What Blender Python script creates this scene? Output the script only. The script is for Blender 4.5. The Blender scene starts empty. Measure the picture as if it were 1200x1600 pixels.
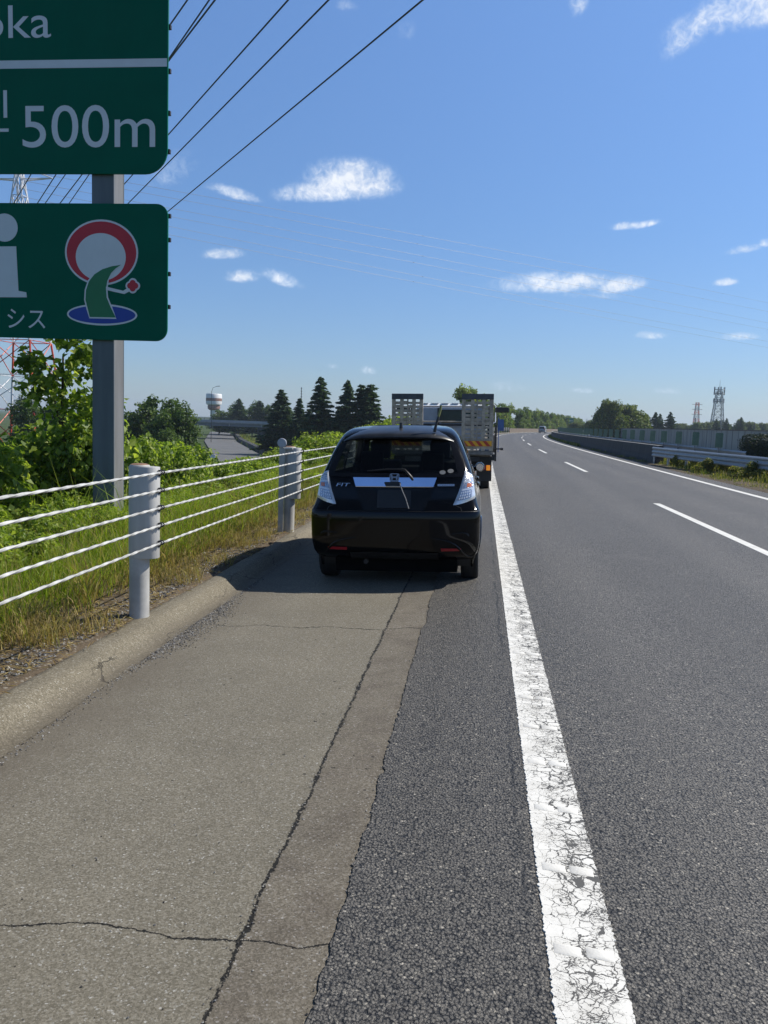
import bpy, math, random
import numpy as np
from mathutils import Vector, Matrix

# ------------------------------------------------------------------ camera, sky, sun, exposure
SC = bpy.context.scene
COL = SC.collection
PI = math.pi
CAM_H = 1.51
PSI, TH, RHO = 0.11205713, 0.10821834, 0.035     # yaw left, pitch down, roll


def cam_basis():
    f = Vector((-math.sin(PSI) * math.cos(TH), math.cos(PSI) * math.cos(TH), -math.sin(TH)))
    r0 = Vector((math.cos(PSI), math.sin(PSI), 0))
    u0 = r0.cross(f)
    r = r0 * math.cos(RHO) + u0 * math.sin(RHO)
    u = -r0 * math.sin(RHO) + u0 * math.cos(RHO)
    return r, u, f


_r, _u, _f = cam_basis()
cam_data = bpy.data.cameras.new('camera')
cam = bpy.data.objects.new('camera', cam_data)
COL.objects.link(cam)
cam.matrix_world = Matrix(((_r.x, _u.x, -_f.x, 0), (_r.y, _u.y, -_f.y, 0), (_r.z, _u.z, -_f.z, CAM_H), (0, 0, 0, 1)))
cam_data.sensor_fit = 'VERTICAL'
cam_data.sensor_height = 36.0
cam_data.lens = 1300.0 / 1600.0 * 36.0
cam_data.clip_start = 0.05
cam_data.clip_end = 20000
SC.camera = cam

SUN_EL = math.radians(46)
SUN_AZ = math.radians(68)                       # from +Y (ahead) towards +X (right)
SUN_DIR = Vector((math.sin(SUN_AZ) * math.cos(SUN_EL), math.cos(SUN_AZ) * math.cos(SUN_EL), math.sin(SUN_EL)))
sun_data = bpy.data.lights.new('sun', 'SUN')
sun_data.energy = 5.0
sun_data.angle = math.radians(0.53)
sun_data.color = (1.0, 0.945, 0.86)
sun = bpy.data.objects.new('sun', sun_data)
COL.objects.link(sun)
sun.location = (30, 20, 60)
sun.rotation_euler = SUN_DIR.to_track_quat('Z', 'Y').to_euler()

SC.view_settings.view_transform = 'Standard'
SC.view_settings.look = 'None'
SC.view_settings.exposure = 0.22
SC.view_settings.gamma = 1.0
SC.view_settings.use_curve_mapping = False
SC.render.engine = 'CYCLES'
SC.cycles.max_bounces = 8
SC.cycles.transparent_max_bounces = 12
SC.cycles.use_denoising = True
SC.cycles.sample_clamp_indirect = 4.0
SC.cycles.caustics_reflective = False
SC.cycles.caustics_refractive = False

world = bpy.data.worlds.new('World')
SC.world = world
world.use_nodes = True


class NT:
    """small node-tree helper"""
    def __init__(self, tree):
        self.t = tree
        tree.nodes.clear()

    def n(self, typ, **kw):
        nd = self.t.nodes.new(typ)
        for k, v in kw.items():
            if k.startswith('i_'):
                key = k[2:]
                key = int(key) if key.isdigit() else key
                self.put(nd, key, v)
            else:
                setattr(nd, k, v)
        return nd

    def put(self, nd, key, v):
        s = nd.inputs[key]
        if isinstance(v, bpy.types.NodeSocket):
            self.t.links.new(v, s)
        elif isinstance(v, bpy.types.Node):
            self.t.links.new(v.outputs[0], s)
        else:
            s.default_value = v

    def math(self, op, a, b=None, c=None, clamp=False):
        nd = self.n('ShaderNodeMath', operation=op)
        nd.use_clamp = clamp
        for i, v in enumerate((a, b, c)):
            if v is not None:
                self.put(nd, i, v)
        return nd.outputs[0]

    def vmath(self, op, a, b=None):
        nd = self.n('ShaderNodeVectorMath', operation=op)
        self.put(nd, 0, a)
        if b is not None:
            self.put(nd, 1, b)
        return nd.outputs['Value'] if op in ('DOT_PRODUCT', 'LENGTH') else nd.outputs[0]

    def mix(self, fac, a, b, mode='MIX'):
        nd = self.n('ShaderNodeMix', data_type='RGBA', blend_type=mode)
        self.put(nd, 0, fac)
        self.put(nd, 6, a)
        self.put(nd, 7, b)
        return nd.outputs[2]

    def noise(self, vec, scale, detail=3, rough=0.55, dist=0.0):
        nd = self.n('ShaderNodeTexNoise')
        nd.inputs['Scale'].default_value = scale
        nd.inputs['Detail'].default_value = detail
        nd.inputs['Roughness'].default_value = rough
        nd.inputs['Distortion'].default_value = dist
        if vec is not None:
            self.put(nd, 'Vector', vec)
        return nd

    def voro(self, vec, scale, feature='F1', rnd=1.0):
        nd = self.n('ShaderNodeTexVoronoi', feature=feature)
        nd.inputs['Scale'].default_value = scale
        nd.inputs['Randomness'].default_value = rnd
        if vec is not None:
            self.put(nd, 'Vector', vec)
        return nd

    def step(self, x, a, b):
        """smooth 0..1 from a to b"""
        nd = self.n('ShaderNodeMapRange', interpolation_type='SMOOTHSTEP')
        self.put(nd, 0, x)
        self.put(nd, 1, a)
        self.put(nd, 2, b)
        return nd.outputs[0]

    def ramp(self, fac, stops):
        nd = self.n('ShaderNodeValToRGB')
        e = nd.color_ramp.elements
        while len(e) < len(stops):
            e.new(0.5)
        for el, (p, c) in zip(e, stops):
            el.position = p
            el.color = tuple(c) + (1,) if len(c) == 3 else c
        self.put(nd, 0, fac)
        return nd.outputs[0]


def build_world():
    N = NT(world.node_tree)
    out = N.n('ShaderNodeOutputWorld')
    bg = N.n('ShaderNodeBackground')
    bg.inputs['Strength'].default_value = 0.12
    sky = N.n('ShaderNodeTexSky')
    sky.sky_type = 'NISHITA'
    sky.sun_disc = False
    sky.sun_elevation = SUN_EL
    sky.sun_rotation = SUN_AZ
    sky.altitude = 50
    sky.air_density = SKY_AIR
    sky.dust_density = SKY_DUST
    sky.ozone_density = SKY_OZONE
    tc = N.n('ShaderNodeTexCoord')
    d = N.vmath('NORMALIZE', tc.outputs['Generated'])
    # clouds: real directions in the sky (azimuth from the road direction, elevation), angular half sizes, tilt, weight
    n1 = N.noise(d, 34, 7, 0.62, 0.5).outputs[0]
    n2 = N.noise(d, 120, 6, 0.62, 0.6).outputs[0]
    n3 = N.noise(d, 7, 4, 0.6).outputs[0]
    nn = N.math('ADD', N.math('MULTIPLY', n1, 0.55), N.math('MULTIPLY', n2, 0.45))
    total = None
    for az, el, wx, wy, tilt, wt in CLOUDS:
        a, e = math.radians(az), math.radians(el)
        c = Vector((math.sin(a) * math.cos(e), math.cos(a) * math.cos(e), math.sin(e)))
        ex = Vector((math.cos(a), -math.sin(a), 0))
        ey = ex.cross(c)
        ey = ey if ey.z > 0 else -ey
        tl = math.radians(tilt)
        hx = (ex * math.cos(tl) + ey * math.sin(tl)) / math.radians(wx * 1.25)
        hy = (-ex * math.sin(tl) + ey * math.cos(tl)) / math.radians(wy * 1.3)
        dd = N.vmath('SUBTRACT', d, tuple(c))
        px = N.vmath('DOT_PRODUCT', dd, tuple(hx))
        py = N.vmath('DOT_PRODUCT', dd, tuple(hy))
        # flat-bottomed: lower half falls off faster
        py = N.math('MULTIPLY', py, N.math('ADD', 1.0, N.math('MULTIPLY', N.math('LESS_THAN', py, 0.0), 0.6)))
        q = N.math('ADD', N.math('MULTIPLY', px, px), N.math('MULTIPLY', py, py))
        m = N.math('MULTIPLY', N.math('SUBTRACT', 1.0, q, clamp=True), wt)
        total = m if total is None else N.math('MAXIMUM', total, m)
    dens = N.math('SUBTRACT', N.math('ADD', N.math('MULTIPLY', total, 0.95), N.math('MULTIPLY', N.math('SUBTRACT', nn, 0.5), 2.6)), 0.22)
    cov = N.math('MULTIPLY', N.math('MULTIPLY', N.step(dens, -0.2, 1.1), N.step(total, 0.0, 0.65)), 0.95)
    # cloud brightness varies at random
    cloud_var = N.math('ADD', 0.80, N.math('MULTIPLY', n3, 0.3))
    cc = N.mix(N.step(dens, 0.2, 0.9), (5.4, 6.3, 7.6, 1), (7.3, 7.6, 8.1, 1))
    cc = N.mix(1.0, cc, cloud_var, 'MULTIPLY')
    # sky tint by elevation; unseen upper sky dimmed to cut fill light
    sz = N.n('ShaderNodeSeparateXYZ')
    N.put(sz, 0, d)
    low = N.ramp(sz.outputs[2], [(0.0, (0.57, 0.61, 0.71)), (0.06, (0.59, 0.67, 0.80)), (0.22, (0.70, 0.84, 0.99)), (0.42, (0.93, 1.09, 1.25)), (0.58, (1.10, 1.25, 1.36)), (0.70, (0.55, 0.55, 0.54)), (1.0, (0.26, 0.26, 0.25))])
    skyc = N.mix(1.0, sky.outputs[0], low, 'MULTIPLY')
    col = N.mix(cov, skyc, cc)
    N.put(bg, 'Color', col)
    N.t.links.new(bg.outputs[0], out.inputs[0])


SKY_AIR, SKY_DUST, SKY_OZONE = 0.9, 0.35, 4.0
CLOUDS = [(-9.39, 15.20, 3.20, 1.48, 2, 1.0),
          (-11.19, 14.57, 3.08, 0.82, 6, 1.05),
          (-17.04, 14.16, 1.83, 0.45, -10, 0.82),
          (4.19, 9.28, 3.84, 0.83, 1, 1.0),
          (8.52, 9.15, 1.64, 0.66, 8, 0.95),
          (5.74, 9.48, 2.90, 0.58, -2, 0.9),
          (-17.60, 10.42, 1.41, 0.46, 6, 0.75),
          (-16.34, 9.10, 1.42, 0.54, 3, 0.8),
          (-13.81, 9.09, 1.52, 0.59, -14, 0.85),
          (8.68, 12.80, 1.05, 0.32, 3, 0.75),
          (9.94, 12.88, 0.96, 0.28, 13, 0.7),
          (15.81, 11.20, 1.24, 0.35, 8, 0.7),
          (14.89, 9.28, 0.79, 0.32, 3, 0.75),
          (16.99, 11.48, 0.46, 0.31, -2, 0.7),
          (10.64, 6.07, 1.07, 0.33, -2, 0.7),
          (15.85, 5.99, 1.27, 0.32, 1, 0.7),
          (13.80, 23.82, 3.21, 1.28, 20, 0.78),
          (11.29, 22.96, 1.46, 1.10, 43, 0.72),
          (15.75, 23.90, 2.11, 1.41, 8, 0.85),
          (4.95, 24.98, 0.66, 0.66, 48, 0.68),
          (-20.91, 15.13, 1.67, 1.19, 28, 0.52),
          (-7.84, 3.36, 0.61, 0.39, -2, 0.7),
          (-10.24, 3.57, 0.52, 0.22, -2, 0.5),
          (1.51, 2.59, 1.47, 0.60, -2, 0.5),
          (6.49, 2.47, 0.93, 0.25, -2, 0.55),
          (12.02, 2.56, 1.24, 0.29, -2, 0.5),
          (-10.06, 24.96, 0.75, 0.38, -2, 0.45),
          (-5.85, 23.81, 0.76, 0.76, 58, 0.42),
          (7.02, 8.60, 2.90, 0.33, -2, 0.5)]
build_world()


# ------------------------------------------------------------------ helpers
RNG = np.random.default_rng(11)
random.seed(5)


class MB:
    """collects shapes, builds ONE mesh object"""
    def __init__(self):
        self.v, self.f, self.m, self.n = [], [], [], 0

    def add(self, verts, faces, mi=0):
        self.v.extend([tuple(map(float, p)) for p in verts])
        for fc in faces:
            self.f.append(tuple(int(i) + self.n for i in fc))
            self.m.append(mi)
        self.n += len(verts)

    def box(self, x0, x1, y0, y1, z0, z1, mi=0, M=None):
        vs = [(x0, y0, z0), (x1, y0, z0), (x1, y1, z0), (x0, y1, z0), (x0, y0, z1), (x1, y0, z1), (x1, y1, z1), (x0, y1, z1)]
        if M is not None:
            vs = [M @ Vector(p) for p in vs]
        self.add(vs, [(0, 3, 2, 1), (4, 5, 6, 7), (0, 1, 5, 4), (1, 2, 6, 5), (2, 3, 7, 6), (3, 0, 4, 7)], mi)

    def tube(self, pts, r, n=8, mi=0, caps=True):
        pts = [Vector(p) for p in pts]
        rs = r if isinstance(r, (list, tuple, np.ndarray)) else [r] * len(pts)
        vs, fs = [], []
        prev = None
        for i, p in enumerate(pts):
            t = (pts[min(i + 1, len(pts) - 1)] - pts[max(i - 1, 0)]).normalized()
            if prev is None:
                a = Vector((0, 0, 1)) if abs(t.z) < 0.9 else Vector((1, 0, 0))
                u = t.cross(a).normalized()
            else:
                u = (prev - t * prev.dot(t)).normalized()
            prev = u
            w = t.cross(u)
            for k in range(n):
                an = 2 * PI * k / n
                vs.append(p + (u * math.cos(an) + w * math.sin(an)) * rs[i])
        for i in range(len(pts) - 1):
            for k in range(n):
                a, b = i * n + k, i * n + (k + 1) % n
                fs.append((a, b, b + n, a + n))
        if caps:
            fs.append(tuple(range(n - 1, -1, -1)))
            fs.append(tuple(range((len(pts) - 1) * n, len(pts) * n)))
        self.add(vs, fs, mi)

    def lathe(self, prof, origin=(0, 0, 0), axis='Z', n=24, mi=0):
        """prof: list of (radius, height)"""
        o = Vector(origin)
        vs, fs = [], []
        for r, h in prof:
            for k in range(n):
                a = 2 * PI * k / n
                c, s = r * math.cos(a), r * math.sin(a)
                vs.append(o + (Vector((c, s, h)) if axis == 'Z' else Vector((h, c, s)) if axis == 'X' else Vector((s, h, c))))
        for i in range(len(prof) - 1):
            for k in range(n):
                a, b = i * n + k, i * n + (k + 1) % n
                fs.append((a, b, b + n, a + n))
        self.add(vs, fs, mi)

    def prism(self, poly, fn, t, mi=0):
        """poly: 2-D points (counter-clockwise seen from the front); fn(a,b,depth) -> 3-D; t: thickness behind the front"""
        k = len(poly)
        vs = [fn(a, b, 0) for a, b in poly] + [fn(a, b, t) for a, b in poly]
        fs = [tuple(range(k)), tuple(range(2 * k - 1, k - 1, -1))]
        fs += [((i + 1) % k, i, i + k, (i + 1) % k + k) for i in range(k)]
        self.add(vs, fs, mi)

    def grid(self, P, mi=0, flip=False, closed=False):
        """P[i][j] 3-D points"""
        a, b = len(P), len(P[0])
        vs = [p for row in P for p in row]
        fs = []
        for i in range(a - 1):
            for j in range(b - 1 + (1 if closed else 0)):
                q = (i * b + j, i * b + (j + 1) % b, (i + 1) * b + (j + 1) % b, (i + 1) * b + j)
                fs.append(q[::-1] if flip else q)
        self.add(vs, fs, mi)

    def build(self, name, mats, parent=None, smooth=None, bevel=0.0):
        me = bpy.data.meshes.new(name)
        me.from_pydata(self.v, [], self.f)
        mats = mats if isinstance(mats, (list, tuple)) else [mats]
        for m in mats:
            me.materials.append(m)
        if len(mats) > 1:
            me.polygons.foreach_set('material_index', np.array(self.m, dtype=np.int32))
        if smooth is not None:
            me.polygons.foreach_set('use_smooth', np.ones(len(me.polygons), dtype=bool))
            me.set_sharp_from_angle(angle=math.radians(smooth))
        me.update()
        return link(name, me, parent, bevel)


def link(name, me, parent=None, bevel=0.0):
    o = bpy.data.objects.new(name, me)
    COL.objects.link(o)
    if parent is not None:
        o.parent = parent
    if bevel:
        b = o.modifiers.new('bevel', 'BEVEL')
        b.width = bevel
        b.segments = 2
        b.limit_method = 'ANGLE'
        b.angle_limit = math.radians(40)
    return o


def fast_mesh(name, verts, faces, mats, parent=None, mi=None, smooth=False):
    """verts (N,3) array, faces (M,k) array with constant k"""
    me = bpy.data.meshes.new(name)
    verts = np.ascontiguousarray(verts, dtype=np.float32)
    faces = np.ascontiguousarray(faces, dtype=np.int32)
    k = faces.shape[1]
    me.vertices.add(len(verts))
    me.vertices.foreach_set('co', verts.ravel())
    me.loops.add(faces.size)
    me.loops.foreach_set('vertex_index', faces.ravel())
    me.polygons.add(len(faces))
    me.polygons.foreach_set('loop_start', np.arange(0, faces.size, k, dtype=np.int32))
    me.polygons.foreach_set('loop_total', np.full(len(faces), k, dtype=np.int32))
    for m in (mats if isinstance(mats, (list, tuple)) else [mats]):
        me.materials.append(m)
    if mi is not None:
        me.polygons.foreach_set('material_index', np.ascontiguousarray(mi, dtype=np.int32))
    me.polygons.foreach_set('use_smooth', np.full(len(faces), smooth, dtype=bool))
    me.update(calc_edges=True)
    me.validate()
    return link(name, me, parent)


def tag(o, label=None, cat=None, group=None, kind=None):
    if label:
        o['label'] = label
    if cat:
        o['category'] = cat
    if group:
        o['group'] = group
    if kind:
        o['kind'] = kind
    return o


def thing(name, label, cat, loc=(0, 0, 0), rotz=0.0, group=None):
    o = bpy.data.objects.new(name, None)
    o.empty_display_size = 0.2
    COL.objects.link(o)
    o.location = loc
    o.rotation_euler = (0, 0, rotz)
    return tag(o, label, cat, group)


def copy_tree(src, loc, rotz=0.0, scale=1.0, label=None):
    def cp(o, par):
        c = o.copy()
        COL.objects.link(c)
        c.parent = par
        for ch in o.children:
            cp(ch, c)
        return c
    r = cp(src, None)
    r.location = loc
    r.rotation_euler = (0, 0, rotz)
    r.scale = scale if isinstance(scale, tuple) else (scale, scale, scale)
    if label:
        r['label'] = label
    return r


def ordinal(k):
    return ['first', 'second', 'third', 'fourth', 'fifth', 'sixth', 'seventh', 'eighth', 'ninth', 'tenth', 'eleventh', 'twelfth',
            'thirteenth', 'fourteenth', 'fifteenth', 'sixteenth', 'seventeenth', 'eighteenth', 'nineteenth', 'twentieth',
            'twenty-first', 'twenty-second', 'twenty-third', 'twenty-fourth', 'twenty-fifth', 'twenty-sixth', 'twenty-seventh',
            'twenty-eighth', 'twenty-ninth', 'thirtieth', 'thirty-first', 'thirty-second', 'thirty-third', 'thirty-fourth'][k]


# ------------------------------------------------------------------ materials
def new_mat(name):
    m = bpy.data.materials.new(name)
    m.use_nodes = True
    N = NT(m.node_tree)
    out = N.n('ShaderNodeOutputMaterial')
    return m, N, out


def pmat(name, col, rough=0.5, metal=0.0, var=0.12, scale=6.0, bump=0.0, bscale=60.0, coat=0.0, spec=0.5, col2=None, emit=None, emis=0.0, streak=False):
    m, N, out = new_mat(name)
    b = N.n('ShaderNodeBsdfPrincipled')
    tc = N.n('ShaderNodeTexCoord')
    vec = tc.outputs['Object']
    if streak:
        mp = N.n('ShaderNodeMapping')
        mp.inputs['Scale'].default_value = (1, 1, 0.12)
        N.put(mp, 0, vec)
        vec = mp.outputs[0]
    nz = N.noise(vec, scale, 4, 0.6).outputs[0]
    c1 = tuple(max(0, c * (1 - var)) for c in col[:3]) + (1,)
    c2 = tuple(min(1, c * (1 + var)) for c in (col2 or col)[:3]) + (1,)
    N.put(b, 'Base Color', N.mix(N.step(nz, 0.3, 0.7), c1, c2))
    b.inputs['Roughness'].default_value = rough
    b.inputs['Metallic'].default_value = metal
    b.inputs['Specular IOR Level'].default_value = spec
    if coat:
        b.inputs['Coat Weight'].default_value = coat
        b.inputs['Coat Roughness'].default_value = 0.03
    if bump:
        bn = N.n('ShaderNodeBump')
        bn.inputs['Strength'].default_value = bump
        bn.inputs['Distance'].default_value = 0.01
        N.put(bn, 'Height', N.noise(vec, bscale, 4, 0.6).outputs[0])
        N.put(b, 'Normal', bn.outputs[0])
    if emit:
        b.inputs['Emission Color'].default_value = tuple(emit) + (1,)
        b.inputs['Emission Strength'].default_value = emis
    N.t.links.new(b.outputs[0], out.inputs[0])
    return m


def leaf_mat(name, a, bcol, trans=0.4, rough=0.5, c3=None):
    """leaf colour varies leaf by leaf"""
    m, N, out = new_mat(name)
    geo = N.n('ShaderNodeNewGeometry')
    stops = [(0.0, a), (0.75, bcol)]
    if c3:
        stops.append((1.0, c3))
    col = N.ramp(geo.outputs['Random Per Island'], stops)
    b = N.n('ShaderNodeBsdfPrincipled')
    N.put(b, 'Base Color', col)
    b.inputs['Roughness'].default_value = rough
    b.inputs['Specular IOR Level'].default_value = 0.3
    tr = N.n('ShaderNodeBsdfTranslucent')
    N.put(tr, 'Color', N.mix(1.0, col, (1.5, 1.6, 0.7, 1), 'MULTIPLY'))
    mx = N.n('ShaderNodeMixShader')
    mx.inputs[0].default_value = trans
    N.t.links.new(b.outputs[0], mx.inputs[1])
    N.t.links.new(tr.outputs[0], mx.inputs[2])
    N.t.links.new(mx.outputs[0], out.inputs[0])
    return m


def glass_mat(name, tint, rough=0.0, refl=1.0):
    m, N, out = new_mat(name)
    tr = N.n('ShaderNodeBsdfTransparent')
    tr.inputs[0].default_value = tuple(tint) + (1,)
    gl = N.n('ShaderNodeBsdfGlossy')
    gl.inputs['Roughness'].default_value = rough
    fr = N.n('ShaderNodeFresnel')
    fr.inputs[0].default_value = 1.5
    nz = N.noise(N.n('ShaderNodeTexCoord').outputs['Object'], 3, 2).outputs[0]
    mx = N.n('ShaderNodeMixShader')
    N.put(mx, 0, N.math('MULTIPLY', fr.outputs[0], N.math('ADD', refl * 0.9, N.math('MULTIPLY', nz, 0.2 * refl))))
    N.t.links.new(tr.outputs[0], mx.inputs[1])
    N.t.links.new(gl.outputs[0], mx.inputs[2])
    N.t.links.new(mx.outputs[0], out.inputs[0])
    return m


# ------------------------------------------------------------------ the lie of the land
def off(y):
    """sideways shift of the road's curve, to the right, y metres ahead"""
    y = np.asarray(y, dtype=float)
    yy = np.clip(y, 0, 230)
    o = yy ** 3 / 850000.0
    return o + np.where(y > 230, (y - 230) * 0.1867, 0)


def zroad(lat):
    lat = np.asarray(lat, dtype=float)
    return np.where(lat > 0.24, -0.01 * (lat - 0.24), 0.04 * (lat - 0.24))


_gx = [-3000, -200, -60, -30, -14.5, -7.2, -5.4, -3.6, -2.95, -2.52, -2.46, -2.4, 0.24, 7.75, 7.95, 9.5, 11.8, 12.6, 13.0, 22.6, 23.2, 40, 3000]
_gz = [-4.6, -4.6, -4.6, -4.7, -4.5, -1.0, -0.36, -0.10, -0.03, 0.006, -0.012, -0.22, -0.12, -0.14, -0.05, -0.02, -0.10, -0.2, -0.3, -0.3, -0.15, -0.3, -0.5]


def zg(lat):
    return np.interp(lat, _gx, _gz)


def gpt(lat, y, dz=0.0):
    return (float(lat + off(y)), float(y), float(zg(lat) + dz))


# ------------------------------------------------------------------ ground, road, shoulder, kerb
def asphalt_mat():
    m, N, out = new_mat('porous asphalt')
    P = N.n('ShaderNodeTexCoord').outputs['Object']
    warp = N.vmath('ADD', P, N.vmath('MULTIPLY', N.noise(P, 95, 3, 0.65).outputs[1], (0.014, 0.014, 0.0)))
    v1 = N.voro(warp, 98)
    v2 = N.voro(warp, 190)
    rnd = N.n('ShaderNodeSeparateColor', i_0=v1.outputs['Color'])
    stone = N.ramp(rnd.outputs[0], [(0.0, (0.046, 0.045, 0.044)), (0.5, (0.080, 0.078, 0.075)), (0.93, (0.120, 0.117, 0.112)), (0.985, (0.19, 0.185, 0.17)), (1.0, (0.3, 0.29, 0.27))])
    pits = N.step(v1.outputs['Distance'], 0.44, 0.74)
    c = N.mix(pits, stone, (0.012, 0.012, 0.013, 1))
    c = N.mix(N.math('MULTIPLY', N.step(v2.outputs['Distance'], 0.5, 0.85), 0.5), c, (0.016, 0.016, 0.017, 1))
    st = N.n('ShaderNodeMapping')
    st.inputs['Scale'].default_value = (1.0, 0.10, 1.0)
    N.put(st, 0, P)
    band = N.noise(st.outputs[0], 0.9, 3, 0.6).outputs[0]
    big = N.noise(P, 0.35, 4, 0.65).outputs[0]
    mid = N.noise(P, 5.0, 4, 0.6).outputs[0]
    sx_ = N.n('ShaderNodeSeparateXYZ')
    N.put(sx_, 0, P)
    # polished wheel paths of the two lanes, wandering a little
    lat = N.math('SUBTRACT', sx_.outputs[0], N.math('MULTIPLY', N.math('POWER', N.math('MAXIMUM', sx_.outputs[1], 0.0), 3.0), 1 / 850000.0))
    lat = N.math('ADD', lat, N.math('MULTIPLY', N.math('SUBTRACT', N.noise(P, 0.15, 2).outputs[0], 0.5), 0.6))
    trk = None
    for lc in (1.2, 2.95, 4.75, 6.4):
        g = N.math('SUBTRACT', 1.0, N.step(N.math('ABSOLUTE', N.math('SUBTRACT', lat, lc)), 0.08, 0.62))
        trk = g if trk is None else N.math('MAXIMUM', trk, g)
    pale = N.math('MULTIPLY', N.step(N.noise(P, 0.55, 5, 0.7).outputs[0], 0.54, 0.72), N.step(sx_.outputs[0], 0.6, 1.6))
    k = N.math('ADD', N.math('ADD', 0.66, N.math('ADD', N.math('MULTIPLY', trk, 0.20), N.math('MULTIPLY', pale, 0.35))), N.math('ADD', N.math('MULTIPLY', band, 0.45), N.math('MULTIPLY', N.math('ADD', N.math('MULTIPLY', big, 0.75), N.math('MULTIPLY', mid, 0.25)), 0.45)))
    c = N.mix(1.0, c, k, 'MULTIPLY')
    c = N.mix(1.0, c, (1.32, 1.25, 1.12, 1), 'MULTIPLY')
    # a ragged crack following the edge line
    mp1 = N.n('ShaderNodeMapping')
    mp1.inputs['Scale'].default_value = (0, 1, 0)
    N.put(mp1, 0, P)
    wob = N.math('ADD', N.math('MULTIPLY', N.math('SUBTRACT', N.noise(mp1.outputs[0], 2.0, 4, 0.7).outputs[0], 0.5), 0.10), N.math('MULTIPLY', N.math('SUBTRACT', N.noise(P, 30, 3, 0.7).outputs[0], 0.5), 0.03))
    cr = N.math('SUBTRACT', 1.0, N.step(N.math('ABSOLUTE', N.math('ADD', N.math('SUBTRACT', sx_.outputs[0], 0.205), wob)), 0.003, 0.011))
    cr = N.math('MULTIPLY', cr, N.step(N.noise(P, 2.2, 3).outputs[0], 0.48, 0.60))
    c = N.mix(N.math('MULTIPLY', cr, 0.85), c, (0.010, 0.010, 0.010, 1))
    b = N.n('ShaderNodeBsdfPrincipled')
    N.put(b, 'Base Color', c)
    b.inputs['Roughness'].default_value = 0.58
    b.inputs['Specular IOR Level'].default_value = 0.5
    h = N.math('SUBTRACT', N.math('MULTIPLY', rnd.outputs[1], 0.45), N.math('ADD', N.math('MULTIPLY', N.math('POWER', v1.outputs['Distance'], 2.0), 1.2), N.math('MULTIPLY', v2.outputs['Distance'], 0.3)))
    bp = N.n('ShaderNodeBump')
    bp.inputs['Strength'].default_value = 0.9
    bp.inputs['Distance'].default_value = 0.008
    N.put(bp, 'Height', h)
    N.put(b, 'Normal', bp.outputs[0])
    N.t.links.new(b.outputs[0], out.inputs[0])
    return m


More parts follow.
